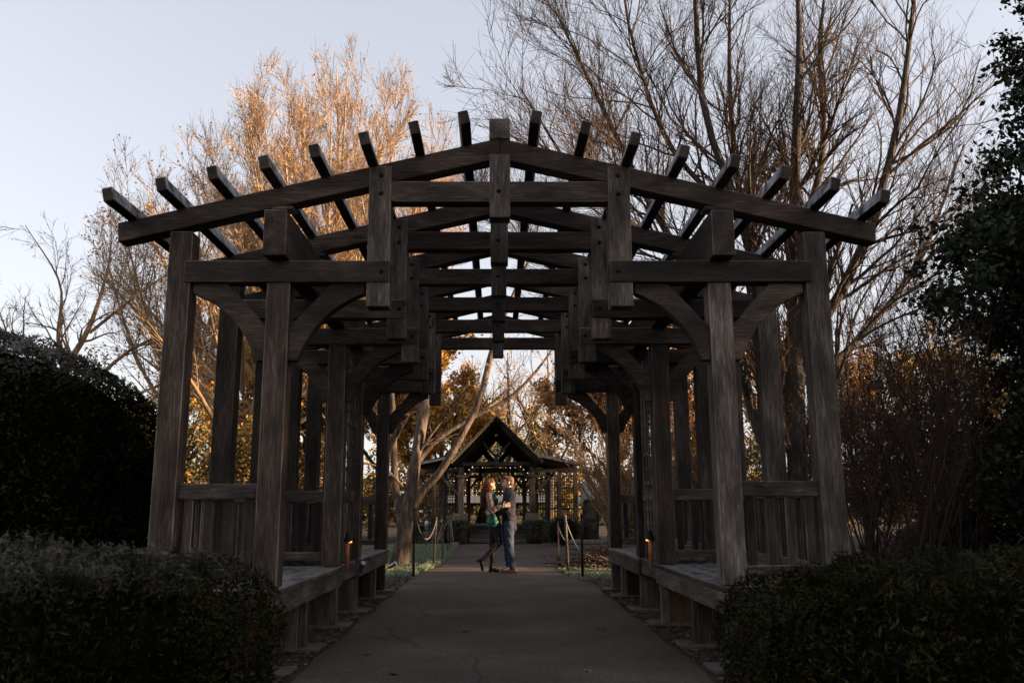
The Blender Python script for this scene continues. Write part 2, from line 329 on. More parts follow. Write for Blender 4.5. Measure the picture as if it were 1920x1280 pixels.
def lathe(name, prof, mat, parent=None, loc=(0, 0, 0), n=16, smooth=True):
    th = np.arange(n) * 2 * np.pi / n; V = np.array([[r * math.cos(t), r * math.sin(t), z] for r, z in prof for t in th])
    idx = np.arange(len(prof) * n).reshape(len(prof), n); a = idx[:-1]; b = np.roll(a, -1, 1); d = idx[1:]; c = np.roll(d, -1, 1)
    o = link(name, npmesh(name, V, np.stack([a, b, c, d], -1).reshape(-1, 4), smooth), mat, parent); o.location = loc; return o
def sheet(name, poly, z, mat, kind='structure'):
    me = bpy.data.meshes.new(name); me.from_pydata([(x, y, z) for x, y in poly], [], [list(range(len(poly)))]); me.update()
    return tag(link(name, me, mat), kind=kind)

# ------------------------------------------------------------------ ground, path, lawns
def ribbon(name, ys, lefts, rights, z, mat):
    V = []; F = []
    for y, l, r in zip(ys, lefts, rights): V += [(l, y, z), (r, y, z)]
    for i in range(len(ys) - 1): F.append((2 * i, 2 * i + 1, 2 * i + 3, 2 * i + 2))
    return tag(link(name, npmesh(name, V, F), mat), kind='structure')
sheet('ground', [(-300, -60), (300, -60), (300, 500), (-300, 500)], 0, SOIL)
PY = [-4, 6, 12.6, 13.6, 14.4, 15.3, 16.4, 17.4, 18.6, 20.0, 22.0, 25.0, 30.9]
PL = [-1.44, -1.44, -1.46, -1.50, -1.58, -1.60, -1.50, -1.38, -1.28, -1.22, -1.22, -1.28, -1.35]
PRt = [1.45, 1.45, 1.46, 1.46, 1.36, 1.26, 1.17, 1.14, 1.30, 1.62, 2.0, 2.2, 2.3]
def path_x(y, side): return float(np.interp(y, PY, PL if side < 0 else PRt))
ys = np.arange(-4, 30.9, 0.35)
wob = lambda y, s: 0.018 * math.sin(y * 3.1 + s) + 0.012 * math.sin(y * 7.3 + 2 * s)
ribbon('path', ys, [path_x(y, -1) + wob(y, 1) for y in ys], [path_x(y, 1) + wob(y, 5) for y in ys], 0.010, ASPH)
ribbon('lawn', ys[ys > 14.9], [-14] * int((ys > 14.9).sum()), [path_x(y, -1) - .02 for y in ys[ys > 14.9]], 0.005, TURF)
yr = np.arange(14.7, 17.6, 0.3)
ribbon('lawn', yr, [path_x(y, 1) + .04 for y in yr], [3.4 + 0.2 * math.sin(y * 3) for y in yr], 0.005, TURF)
def disc(name, cx, cy, rx, ry, z, mat, n=28):
    return sheet(name, [(cx + rx * math.cos(t) * (1 + .06 * math.sin(3 * t)), cy + ry * math.sin(t)) for t in np.linspace(0, 2 * math.pi, n, endpoint=False)], z, mat)
disc('mulch_bed', -2.15, 18.3, 1.0, 2.2, 0.012, MULCH)
disc('mulch_bed', -3.4, 15.0, 2.0, 0.75, 0.012, MULCH)
def grass(name, n, xf, y0, y1, h, label_kind='stuff'):
    y = rng.uniform(y0, y1, n); u = rng.random(n); a, b = xf(y); x = a + (b - a) * u
    hh = h * rng.uniform(.5, 1.3, n); lean = rng.normal(0, .5, (n, 2)) * hh[:, None]; th = rng.uniform(0, np.pi, n); w = 0.006 + hh * .06
    dx, dy = np.cos(th) * w, np.sin(th) * w; z = np.full(n, .004)
    V = np.stack([np.stack([x - dx, y - dy, z], 1), np.stack([x + dx, y + dy, z], 1), np.stack([x + lean[:, 0], y + lean[:, 1], hh], 1)], 1).reshape(-1, 3)
    o = link(name, npmesh(name, V, np.arange(3 * n).reshape(n, 3)), BLADE); tag(o, kind='stuff'); return o
gl = np.vectorize(lambda y: path_x(y, -1))
grass('lawn_grass', 60000, lambda y: (np.full_like(y, -9.), gl(y)), 15.4, 30, .055)
tag(bpy.data.objects['lawn_grass'], 'short frosted grass of the lawn left of the path', 'grass')
gr_ = np.vectorize(lambda y: path_x(y, 1))
g2 = grass('lawn_grass', 9000, lambda y: (gr_(y) + .03, np.full_like(y, 3.3)), 14.8, 17.4, .05)
tag(g2, 'small patch of frosted grass right of the path beside the rope posts', 'grass')
# brighter uncut tufts on the lawn edge beside the path
n = 9000; y = rng.uniform(15.0, 30, n)
g3 = grass('edge_grass', 9000, lambda y: (gl(y) - .16, gl(y) + .03), 15.1, 30, .09)
tag(g3, 'longer green grass along the left edge of the path', 'grass')

# ------------------------------------------------------------------ pergola
FY = [6.464 + 1.265 * k for k in range(6)]
T = 0.165
perg = tag(empty('pergola', (0, 6.46, 0)), 'large weathered timber pergola spanning the asphalt path with built-in benches', 'pergola')
pin = Matrix.Translation((0, -6.46, 0))
_o = (box, bar, prism)
def shift(o):          # pieces are written in world coordinates, the pergola's origin is at its front foot
    o.matrix_basis = pin @ o.matrix_basis; return o
def pbox(*a, **k): k['parent'] = k.get('parent', perg); o = box(*a, **k); return shift(o) if k['parent'] is perg else o
def pbar(*a, **k): k['parent'] = k.get('parent', perg); o = bar(*a, **k); return shift(o) if k['parent'] is perg else o
def pprism(*a, **k): k['parent'] = k.get('parent', perg); o = prism(*a, **k); o.location.y -= 6.46; return o
XO0, XO1 = 2.386, 2.562     # outer post
XM0, XM1 = 1.618, 1.795     # middle post
XD0, XD1 = 0.857, 1.031     # hanging post
ZTT, ZTB = 3.704, 3.536     # tie beam
ZDB = 2.686; ZCT, ZCB = 3.045, 2.876
ZAP = 4.07; SL = (4.07 - 3.356) / 2.975
rtop = lambda x: ZAP - SL * abs(x)
bolt_me = None
def bolt(x, y, z, parent=perg):
    global bolt_me
    if bolt_me is None:
        o = lathe('bolt', [(0, 0.014), (0.011, 0.012), (0.019, 0.004), (0.02, 0)], IRON, None, n=8); bolt_me = o.data; bpy.data.objects.remove(o)
    b = link('bolt', bolt_me, None, parent); b.matrix_basis = Matrix.Translation((x, y - 6.46, z)) @ Matrix.Rotation(math.pi / 2, 4, 'X'); return b
for k, y in enumerate(FY):
    mid = k in (0, 2, 3, 5)
    for s in (-1, 1):
        X = lambda a, b: (min(s * a, s * b), max(s * a, s * b))
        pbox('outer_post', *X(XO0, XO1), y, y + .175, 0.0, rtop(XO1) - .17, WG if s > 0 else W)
        pbox('hanging_post', *X(XD0, XD1), y - .004, y + T, ZDB, rtop(XD1) + .004, WG)
        pbox('crossbeam', *X(XD0 - .002, 2.43), y - .022, y + T - .025, ZCB, ZCT, W)
        if mid:
            pbox('middle_post', *X(XM0, XM1), y + .002, y + .178, 0.602, ZCB - .001, W if s < 0 or k else WG)
            for dr in (-1, 1):      # curved knee braces either side of the post
                xp = XM0 if dr < 0 else XM1
                z1 = ZCB - .003; u = lambda d: xp + dr * d
                pts = [(u(-.001), 2.27), (u(-.001), 2.525), (u(.31), z1), (u(.572), z1), (u(.572), z1 - .075)]
                cx, cz, ex, ez = .572, z1 - .075, .068, 2.27
                for t in np.linspace(.08, .92, 9):
                    bl = .34 * t * (1 - t); pts.append((u(cx + (ex - cx) * t - bl * .72), cz + (ez - cz) * t + bl * .7))
                pts.append((u(ex), ez))
                pprism('brace', [(s * p[0], p[1]) for p in pts], y + .03, y + .13, W)
            if k == 0: pass
        # rafter half
        e = 2.975
        pprism('rafter', [(s * .001, ZAP), (s * e, rtop(e)), (s * (e - .012), rtop(e) - .155), (s * .001, ZAP - .172)], y + .006, y + .158, W)
        pbox('stub_post', *X(XM0 + .005, XM1 - .005), y + .01, y + .15, 3.50, rtop(XM1) - .165, WG)
        zz = rtop(XD1)
        for zb in (zz - .075, zz - .225): bolt(s * (XD0 + .08), y - .004, zb)
        bolt(s * (XD0 + .06), y - .022, (ZCB + ZCT) / 2)
    pbox('tie_beam', -XD0 + .001, XD0 - .001, y + .008, y + T - .012, ZTB, ZTT, W)
    pbox('king_post', -.082, .082, y + .001, y + T - .005, 3.405, ZAP - .14, WG)
    bolt(-.01, y + .001, (ZTB + ZTT) / 2 + .0)
yb0, yb1 = FY[0] - .40, FY[5] + T + .40
pbox('ridge_beam', -.084, .084, FY[0] - .012, yb1, ZAP - .012, ZAP + .160, WG)
for s in (-1, 1):
    xa = s * (XM0 + XM1) / 2
    pbox('side_beam', xa - .086, xa + .086, FY[0] - .18, yb1, ZCT - .001, 3.40, W)
    for i in range(8):
        xc = s * (2.875 - .372 * i)
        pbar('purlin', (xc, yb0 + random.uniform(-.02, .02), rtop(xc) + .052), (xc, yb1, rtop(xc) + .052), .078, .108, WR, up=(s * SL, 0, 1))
# benches, railings and trellises
def rail_run(par, ax, fixed, a0, a1, n, y_depth=.06):
    """rail, bottom rail and balusters; ax 'x' = runs across, 'y' = runs along the path"""
    def B(name, u0, u1, w0, w1, z0, z1, mat, jit=0):
        if ax == 'x': o = box(name, u0, u1, w0, w1, z0, z1, mat, par, jit=jit)
        else: o = box(name, w0, w1, u0, u1, z0, z1, mat, par, jit=jit)
        o.matrix_basis = pin @ o.matrix_basis
    B('rail', a0, a1, fixed - .035, fixed + .035, 1.235, 1.352, WG)
    B('bottom_rail', a0, a1, fixed - .03, fixed + .03, 0.655, 0.735, WG)
    for i in range(n):
        u = a0 + (a1 - a0) * (i + .5) / n
        B('baluster', u - .034, u + .034, fixed - .012, fixed + .012, 0.736, 1.234, WG if i % 2 else W)
for s in (-1, 1):
    X = lambda a, b: (min(s * a, s * b), max(s * a, s * b))
    for (ka, kb, first) in ((0, 2, True), (3, 5, False)):
        ya, yb = FY[ka] + .0, FY[kb] + .178
        bench = link('bench', boxmesh(.05, .05, .05, 0, WG), None, perg); bench.matrix_basis = Matrix.Translation((s * 2.0, ya + .5 - 6.46, .52))
        def bb(name, x0, x1, y0, y1, z0, z1, mat, **k):
            o = box(name, *X(x0, x1), y0, y1, z0, z1, mat, bench, **k); o.matrix_basis = Matrix.Translation((-s * 2.0, -(ya + .5), -.52)) @ o.matrix_basis; return o
        for j in range(5):
            bb('plank', 1.60 + .158 * j, 1.60 + .158 * j + .150, ya - .02, yb, .552 + random.uniform(0, .003), .594, WG)
        bb('fascia', 1.612, 1.652, ya - .01, yb - .005, .40, .549, WG)
        bb('fascia', 1.66, 2.37, ya - .012, ya + .028, .40, .549, WG)
        # railing round the outside: along the outer posts and at both ends
        rl = link('railing', boxmesh(.04, .04, .04, 0, W), None, perg); rl.matrix_basis = Matrix.Translation((s * 2.47, FY[ka] + .09 - 6.46, .69))
        rm = Matrix.Translation(-(Vector((s * 2.47, FY[ka] + .09, .69))))
        def rr(name, x0, x1, y0, y1, z0, z1, mat):
            o = box(name, x0, x1, y0, y1, z0, z1, mat, rl, jit=0); o.matrix_basis = rm @ o.matrix_basis
        for q in range(ka, kb):
            y0, y1 = FY[q] + .176, FY[q + 1] - .001; xs = X(2.44, 2.51)
            rr('rail', *xs, y0, y1, 1.235, 1.352, WG); rr('bottom_rail', *X(2.45, 2.50), y0, y1, .655, .735, WG)
            for i in range(8):
                yc = y0 + (y1 - y0) * (i + .5) / 8; rr('baluster', *X(2.463, 2.487), yc - .035, yc + .035, .736, 1.234, W)
        for q in (ka, kb):
            x0, x1 = X(XM1 + .001, XO0 - .001); yc = FY[q] + .09
            rr('rail', x0, x1, yc - .035, yc + .035, 1.237, 1.35, WG); rr('bottom_rail', x0, x1, yc - .03, yc + .03, .657, .735, WG)
            for i in range(4):
                xc = x0 + (x1 - x0) * (i + .5) / 4; rr('baluster', xc - .034, xc + .034, yc - .012, yc + .012, .736, 1.236, W)
        # supports under the seat on concrete pads
        sup = [FY[ka] + .0, FY[ka] + 1.12, FY[kb]] if ka == 0 else [FY[ka], FY[ka] + 1.55, FY[kb]]
        for ysp in sup:
            pbox('support', *X(1.632, 1.70), ysp + .02, ysp + .11, .03, .5495, WG)
            pbox('support', *X(1.706, 1.93), ysp + .03, ysp + .17, .03, .50, W)
            pbox('pad', *X(1.50, 1.98), ysp - .10, ysp + .26, 0, .032, PAD, bev=.008)
    # trellis between the third and the fourth frame
    ya, yb = FY[2] + .18, FY[3] - .001
    tr = link('trellis', boxmesh(yb - ya, .05, .115, .006, WG), None, perg)
    tr.matrix_basis = Matrix.Translation((s * 1.705, (ya + yb) / 2 - 6.46, 1.30)) @ Matrix.Rotation(math.pi / 2, 4, 'Z')
    inv = tr.matrix_basis.inverted()
    def tb(name, x0, x1, y0, y1, z0, z1, mat):
        o = box(name, *X(x0, x1), y0, y1, z0, z1, mat, tr, bev=.003); o.matrix_basis = inv @ pin @ o.matrix_basis
    for i in range(6):
        yc = ya + .05 + (yb - ya - .1) * i / 5
        tb('lath', 1.690, 1.706, yc - .018, yc + .018, .60, 1.242, WPG); tb('lath', 1.690, 1.706, yc - .018, yc + .018, 1.358, 2.86, WPG)
    for z in list(np.arange(.66, 1.2, .165)) + list(np.arange(1.44, 2.85, .165)):
        tb('lath', 1.706, 1.722, ya + .005, yb - .005, z - .018, z + .018, WPG)
    pbox('fascia', *X(1.645, 1.69), ya - .002, yb + .002, .42, .585, WG)

# path lights fixed to the trellis posts
def path_light(x, y, side, label):
    r = tag(empty('path_light', (x, y, 0.56)), label, 'path light', 'path lights fixed to the pergola')
    copper = noise_mat('orange_copper', [(0.3, (0.25, 0.09, 0.035)), (0.7, (0.42, 0.17, 0.07))], 12)  # the copper's own orange colour, no glow
    lathe('tube', [(0, 0), (.024, 0), (.024, .28), (0, .28)], copper, r, n=12)
    lathe('hood', [(.052, .27), (.05, .285), (.018, .37), (0, .38)], IRON, r, n=14)
    b = lathe('bulb', [(0, .262), (.014, .266), (.014, .279), (0, .281)], flat('lamp_glow', (1, .5, .2), emit=(1, .42, .14, .7)), r, n=8)
    b.location = (-side * .034, -.02, 0)
    return r
path_light(-1.575, FY[2] + .22, -1, 'hooded copper path light on the left third pergola post')
path_light(1.575, FY[2] + .22, 1, 'hooded copper path light on the right third pergola post')
def spotlight(loc, rot, label, mat):
    r = tag(empty('spotlight', loc), label, 'spotlight'); r.rotation_euler = rot
    lathe('housing', [(0, 0), (.022, .002), (.026, .02), (.026, .13), (.03, .14), (.024, .142), (0, .138)], mat, r, n=12)
    lathe('bracket', [(0, -.05), (.008, -.05), (.008, 0), (0, 0)], IRON, r, n=8); return r
spotlight((-1.60, FY[3] + .1, .47), (R(50), 0, R(20)), 'small silver spotlight under the left bench of the pergola', STEEL)
spotlight((-1.60, FY[5] + .25, .33), (R(60), 0, R(60)), 'small silver spotlight at the far end of the left bench', STEEL)

# ------------------------------------------------------------------ hedges and shaped yews
def lump(p, f, a):
    return a * (np.sin(p[:, 0] * f + 1.3) * np.sin(p[:, 1] * f * 1.17 + .4) + .6 * np.sin(p[:, 0] * f * 2.3 + p[:, 2] * f * 1.9 + 2) + .4 * np.sin(p[:, 1] * f * 3.1 - p[:, 2] * f * 2.7))
def hedge_box(name, x0, x1, y0, y1, h, n, mat, size, label, seed=0):
    root = tag(empty(name, ((x0 + x1) / 2, (y0 + y1) / 2, 0)), label, 'hedge')
    c = np.array([(x0 + x1) / 2, (y0 + y1) / 2, 0]); r = np.array([(x1 - x0) / 2, (y1 - y0) / 2, h])
    d = rng.normal(size=(n * 2, 3)); d[:, 2] = np.abs(d[:, 2])
    # superellipsoid: box-like with soft shoulders
    a = np.abs(d); w = (a ** 5).sum(1) ** (1 / 5.); d = d / w[:, None]
    # even out density over a long box
    u = rng.uniform(-1, 1, (n * 2, 3)); u[:, 2] = np.abs(u[:, 2])
    area = np.array([r[1] * r[2], r[0] * r[2], r[0] * r[1]]); f = rng.choice(3, n * 2, p=area / area.sum())
    sgn = np.where(rng.random(n * 2) < .5, -1, 1); u[np.arange(n * 2), f] = np.where(f == 2, 1, sgn)
    w = (np.abs(u) ** 7).sum(1) ** (1 / 7.); d = u / w[:, None]
    p = c + d * r; nrm = d ** 5 * (1 / r); nrm /= np.linalg.norm(nrm, axis=1, keepdims=True)
    depth = rng.exponential(.05, len(p)) - .06
    p = p + nrm * (lump(p, 2.7, .055)[:, None] + lump(p, 7.5, .030)[:, None] + lump(p, 17, .014)[:, None] - depth[:, None])
    p = p[(p[:, 2] > .02)][:n]; nrm = nrm[:len(p)]
    o = np.array(root.location)
    V, F = leaves(p, size, .32, None); part_mesh('foliage', (V, F), mat, root, o)
    # sprays: short needled shoots standing out of the clipped face
    m_ = 1500; i = rng.integers(0, len(p), m_); dv = nrm[i] + rng.normal(0, .5, (m_, 3)) + A([0, 0, .35]); dv /= np.linalg.norm(dv, axis=1, keepdims=True)
    Ls = rng.uniform(.04, .15, m_)[:, None]; SP = np.stack([p[i] - dv * .05, p[i] + dv * Ls * .5, p[i] + dv * Ls + A([0, 0, -.01])], 1)
    part_mesh('twigs', tubes(SP, np.full((m_, 3), .0016)), mat, root, o)
    nd = along(SP, m_ * 14); part_mesh('shoots', leaves(nd + rng.normal(0, .006, nd.shape), .026, .2), mat, root, o)
    k = n // 3; i = rng.integers(0, len(p), k); sp = p[i] + nrm[i] * .03
    V2, F2 = leaves(sp, size * 1.5, .16, None); part_mesh('shoots', (V2, F2), mat, root, o)
    # solid dark core added inside to keep light from passing through the leaves
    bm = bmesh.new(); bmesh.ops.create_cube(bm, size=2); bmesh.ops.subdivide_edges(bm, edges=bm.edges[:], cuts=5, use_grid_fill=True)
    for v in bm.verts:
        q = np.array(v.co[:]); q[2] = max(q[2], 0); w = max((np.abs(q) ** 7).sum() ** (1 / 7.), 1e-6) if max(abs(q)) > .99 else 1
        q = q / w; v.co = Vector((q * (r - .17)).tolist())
    me = bpy.data.meshes.new('light_block_core'); bm.to_mesh(me); bm.free(); link('light_block_core', me, YEWC, root)
    return root
hedge_box('yew_hedge', -8.2, -1.46, 3.9, 6.1, .88, 90000, YEWL, .036, 'low clipped yew hedge with a frosted top, left of the path in front')
hedge_box('yew_hedge', 1.45, 8.4, 3.9, 6.1, .78, 90000, YEWR, .036, 'low dark yew hedge right of the path in front')
def dome(name, c, r, n, mat, size, label, cat='shrub', pw=2.3, lumps=.05, core=YEWC, cs=.1, group=None):
    root = tag(empty(name, (c[0], c[1], 0)), label, cat, group)
    u = rng.normal(size=(n, 3)); u[:, 2] = u[:, 2] * .8 + .25
    w = (np.abs(u) ** pw).sum(1) ** (1 / pw); d = u / w[:, None]; c = np.array(c); r = np.array(r)
    p = c + d * r; nrm = d / r; nrm /= np.linalg.norm(nrm, axis=1, keepdims=True)
    p += nrm * (lump(p, 2.6, lumps) + lump(p, 7, lumps * .5) - rng.exponential(size, n) + size)[:, None]
    m = p[:, 2] > 0; p = p[m]
    V, F = leaves(p, size, .35); part_mesh('foliage', (V, F), mat, root, np.array(root.location))
    bm = bmesh.new(); bmesh.ops.create_icosphere(bm, subdivisions=4, radius=1)  # solid core added within the foliage to block light
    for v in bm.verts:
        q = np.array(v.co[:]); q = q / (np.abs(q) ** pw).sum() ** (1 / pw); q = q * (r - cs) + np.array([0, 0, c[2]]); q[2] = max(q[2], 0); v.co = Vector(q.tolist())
    me = bpy.data.meshes.new('light_block_core'); bm.to_mesh(me); bm.free(); link('light_block_core', me, core, root)
    return root
dome('yew_dome', (-5.95, 9.4, .95), (2.38, 2.3, 2.1), 90000, YEW, .06, 'big dark rounded yew with a frosted crown, left of the pergola', pw=2.25, cs=.16)

# ------------------------------------------------------------------ trees
def obj_tree(name, label, base, trunks, spec, bark, twig, cat='tree', group=None, leafn=0, leafm=None, leafs=.05, env=None, sides0=10, leafj=.03):
    """trunks: lists of (x,y,z,r) control points; spec: one dict per branching level"""
    root = tag(empty(name, base), label, cat, group); o = np.array(base, float)
    C = [resample(t, 14) for t in trunks]
    P = np.stack([c[:, :3] for c in C]); Rd = np.stack([np.maximum(c[:, 3], .004) for c in C]) * (.84 if name == 'leaning_tree' else 1)
    part_mesh('trunk', tubes(P, Rd, sides0), bark, root, o, smooth=True)
    levels = []; lastP = P
    nb = 0
    for li, sp in enumerate(spec):
        sp = dict(sp); src = sp.pop('src', -1); sides = sp.pop('sides', 3)
        sP, sR = (P, Rd) if src == 0 or li == 0 else levels[src][:2]
        Pn, Rn = grow(sP, sR, env=env, **sp); levels.append((Pn, Rn, sides)); lastP = Pn
    if levels:
        part_mesh('branches', tubes(levels[0][0], levels[0][1], max(4, levels[0][2])), bark if levels[0][1].max() > .02 else twig, root, o, smooth=True)
    if len(levels) > 1: part_mesh('twigs', merge([tubes(*l) for l in levels[1:]]), twig, root, o)
    if leafn:
        pts = along(lastP, leafn) + rng.normal(0, leafj, (leafn, 3)); part_mesh('leaves', leaves(pts, leafs, .6), leafm, root, o)
    return root
A = np.array
# the great round-headed tree, lit by the low sun, left behind the pergola
bx_, by_ = -8.0, 40.
trs = [[(bx_, by_, 0, .5), (bx_ - .1, by_, 2.5, .42), (bx_ + .1, by_, 5, .34), (bx_, by_, 10, .2), (bx_ + .3, by_, 17, .09), (bx_, by_, 23, .02)]]
for i in range(36):
    zz = 1 - 1.3 * (i + .5) / 36; a = i * 2.4 + .3; q = math.sqrt(1 - zz * zz); j = random.uniform(.86, 1.03)
    ex, ey, ez = 6.5 * q * math.cos(a) * j, 6.5 * q * math.sin(a) * j, 15.4 + 6.2 * zz * j; z0 = random.uniform(3.2, 6.5)
    trs.append([(bx_, by_, z0, .17), (bx_ + ex * .30, by_ + ey * .30, z0 + (ez - z0) * .28, .13), (bx_ + ex * .68, by_ + ey * .68, z0 + (ez - z0) * .6, .075), (bx_ + ex, by_ + ey, ez, .02)])
for i in range(7):
    a = math.pi * (0.75 + i * .09) + (.0 if i % 2 else .6)
    trs.append([(bx_, by_, 2.5 + i * .3, .16), (bx_ + math.cos(a) * 5, by_ + math.sin(a) * 4, 5.5 + i * .5, .11), (bx_ + math.cos(a) * 10.0, by_ + math.sin(a) * 7, 9 + i * 1.1, .03)])
obj_tree('maple_tree', 'tall round-headed tree with golden sunlit twigs behind the left half of the pergola', (bx_, by_, 0), trs,
         [dict(k=19, t0=.3, t1=1, length=3.3, ang=.65, up=.24, wig=.09, m=6, rr=.5, rmin=.017, sides=4),
          dict(k=8, t0=.15, t1=1, length=1.9, ang=.6, up=.2, wig=.13, m=4, rr=.55, rmin=.0115),
          dict(k=6, t0=.2, t1=1, length=1.0, ang=.6, up=.14, wig=.16, m=3, rr=.6, rmin=.0082)],
         TWIG_O, TWIG_O, leafn=13000, leafm=RUST, leafs=.13)
# its wider lower shoulder on the left
bx_, by_ = -15.5, 43.
trs = [[(bx_, by_, 0, .3), (bx_, by_, 5, .22), (bx_ + .4, by_, 11, .12), (bx_, by_, 17, .02)]]
for i in range(8):
    a = i * 2.4; trs.append([(bx_, by_, 3 + i * .5, .12), (bx_ + math.cos(a) * 2.4, by_ + math.sin(a) * 2.4, 7 + i * .4, .08), (bx_ + math.cos(a) * 4.5, by_ + math.sin(a) * 4.5, 14.5, .02)])
obj_tree('maple_tree', 'smaller russet-tipped tree at the left foot of the tall golden tree', (bx_, by_, 0), trs,
         [dict(k=13, t0=.2, t1=1, length=4.0, ang=.55, up=.25, wig=.08, m=6, rr=.5, rmin=.013, sides=4),
          dict(k=7, t0=.15, t1=1, length=2.0, ang=.5, up=.2, wig=.1, m=4, rr=.55, rmin=.009),
          dict(k=4, t0=.2, t1=1, length=.9, ang=.5, up=.15, wig=.12, m=3, rr=.6, rmin=.007)],
         TWIG_O, TWIG_O, leafn=5000, leafm=RUST, leafs=.14)
# big bare tree on the right, nearer
ty = 22.
def Z(x, z, r, dy=0): return (x, ty + dy, z, r)
trs = [[Z(7.60, 0, .30), Z(7.62, 2, .25), Z(7.72, 4.5, .24), Z(7.9, 7, .19), Z(8.1, 10, .14), Z(8.5, 14, .08), Z(8.6, 18, .02)],
       [Z(7.65, 1.2, .15), Z(6.7, 3.0, .13), Z(6.35, 4.6, .13), Z(5.4, 7.0, .11), Z(4.2, 9.0, .085), Z(2.9, 12, .06), Z(1.6, 15.0, .02)],
       [Z(6.4, 4.4, .12), Z(6.9, 6.4, .12), Z(6.5, 9, .11), Z(5.7, 12, .09), Z(5.6, 16, .06), Z(5.2, 19, .02)],
       [Z(7.75, 5.0, .14), Z(9.1, 7.0, .12, -.6), Z(10.4, 10.5, .09, -1), Z(11.4, 15, .05, -1), Z(12, 18, .02, -1)],
       [Z(7.7, 4.2, .10), Z(9.6, 5.4, .09, 1), Z(12, 8.0, .06, 1.5), Z(14.0, 11.8, .02, 2)],
       [Z(7.8, 6.2, .12), Z(7.0, 9, .10, 1), Z(6.9, 13, .07, 1.5), Z(7.3, 18, .02, 2)],
       [Z(7.0, 6.0, .09), Z(4.6, 7.4, .075, -1), Z(2.3, 9.0, .05, -1.5), Z(.6, 11.5, .02, -2)],
       [Z(8.0, 8.0, .11), Z(9.3, 11, .09, 1), Z(9.9, 15, .06, 2), Z(10.4, 18, .02, 2)],
       [Z(6.6, 8.6, .09), Z(4.9, 11.4, .07, 1), Z(3.9, 15, .04, 1), Z(3.7, 18, .015, 1)],
       [Z(6.0, 5.6, .07), Z(4.0, 6.6, .06, 2), Z(1.4, 8.4, .035, 3), Z(-.7, 10.6, .012, 3.5)]]
obj_tree('bare_tree', 'large spreading leafless tree filling the sky at the upper right', (7.6, ty, 0), trs,
         [dict(k=32, t0=.15, t1=1, length=4.4, ang=.62, up=.13, wig=.15, m=8, rr=.46, rmin=.012, sides=4),
          dict(k=11, t0=.12, t1=1, length=2.3, ang=.55, up=.18, wig=.14, m=5, rr=.55, rmin=.0078),
          dict(k=6, t0=.15, t1=1, length=1.0, ang=.6, up=.15, wig=.16, m=3, rr=.6, rmin=.005)],
         BARK_G, TWIG_B, env=(A([6.7, ty, 11.5]), A([8.3, 7.5, 10.5])), leafn=300, leafm=BROWNL, leafs=.08)
# small bare tree at far left
bx_, by_ = -12.55, 25.
trs = [[(bx_ + .1, by_, 0, .16), (bx_ + .1, by_, 4.4, .12), (bx_, by_, 5.2, .10), (bx_ + .6, by_, 6.5, .07), (bx_ + 1.0, by_, 8.5, .03), (bx_ + .9, by_, 10.2, .01)],
       [(bx_, by_, 5.0, .08), (bx_ - .8, by_, 5.6, .07), (bx_ - 2.2, by_, 6.6, .05), (bx_ - 3.4, by_, 8.4, .015)],
       [(bx_, by_, 5.1, .07), (bx_ - .3, by_, 6.2, .055), (bx_ - .4, by_, 7.8, .03), (bx_ - 1.6, by_, 9.6, .01)],
       [(bx_, by_, 4.4, .07), (bx_ - 2.2, by_, 6.0, .05), (bx_ - 4.2, by_, 7.0, .015)],
       [(bx_ + .6, by_, 6.3, .05), (bx_ + 2.1, by_, 7.6, .03), (bx_ + 3.2, by_, 8.4, .01)],
       [(bx_ + .1, by_, 4.0, .07), (bx_ + 2.0, by_, 5.9, .045), (bx_ + 4.3, by_, 6.5, .02), (bx_ + 5.5, by_, 6.4, .01)],
       [(bx_ + .1, by_, 3.4, .06), (bx_ + 2.4, by_, 4.6, .04), (bx_ + 5.4, by_, 5.6, .012)]]
obj_tree('bare_tree', 'small leafless tree with crooked branches at far left above the rounded yew', (bx_, by_, 0), trs,
         [dict(k=13, t0=.2, t1=1, length=2.0, ang=.7, up=.15, wig=.2, m=6, rr=.5, rmin=.009, sides=3),
          dict(k=6, t0=.15, t1=1, length=.95, ang=.7, up=.12, wig=.2, m=4, rr=.55, rmin=.006),
          dict(k=4, t0=.2, t1=1, length=.4, ang=.6, up=.1, wig=.2, m=3, rr=.6, rmin=.0045)],
         TWIG_T, TWIG_T, leafn=260, leafm=RUST, leafs=.09)
# wide low tree between the two, behind the first bay (drooping twigs seen left of the posts)
bx_, by_ = -7.2, 24.
trs = [[(bx_, by_, 0, .16), (bx_ + .3, by_, 3, .12), (bx_ + .8, by_, 6, .06), (bx_ + 1, by_, 8.5, .01)]]
for i in range(9):
    a = i * 2.2; trs.append([(bx_ + .1, by_, 1.6 + i * .35, .07), (bx_ + math.cos(a) * 1.8, by_ + math.sin(a) * 1.8, 3.6 + i * .3, .05), (bx_ + math.cos(a) * 4.2, by_ + math.sin(a) * 3.6, 5.0 + i * .35, .01)])
obj_tree('bare_tree', 'wide low tree with fine drooping twigs seen between the left posts', (bx_, by_, 0), trs,
         [dict(k=10, t0=.2, t1=1, length=1.9, ang=.6, up=.08, wig=.15, m=6, rr=.5, rmin=.008),
          dict(k=6, t0=.15, t1=1, length=1.0, ang=.6, up=.05, wig=.15, m=4, rr=.55, rmin=.005)],
         TWIG_T, TWIG_T, leafn=900, leafm=RUST, leafs=.07)
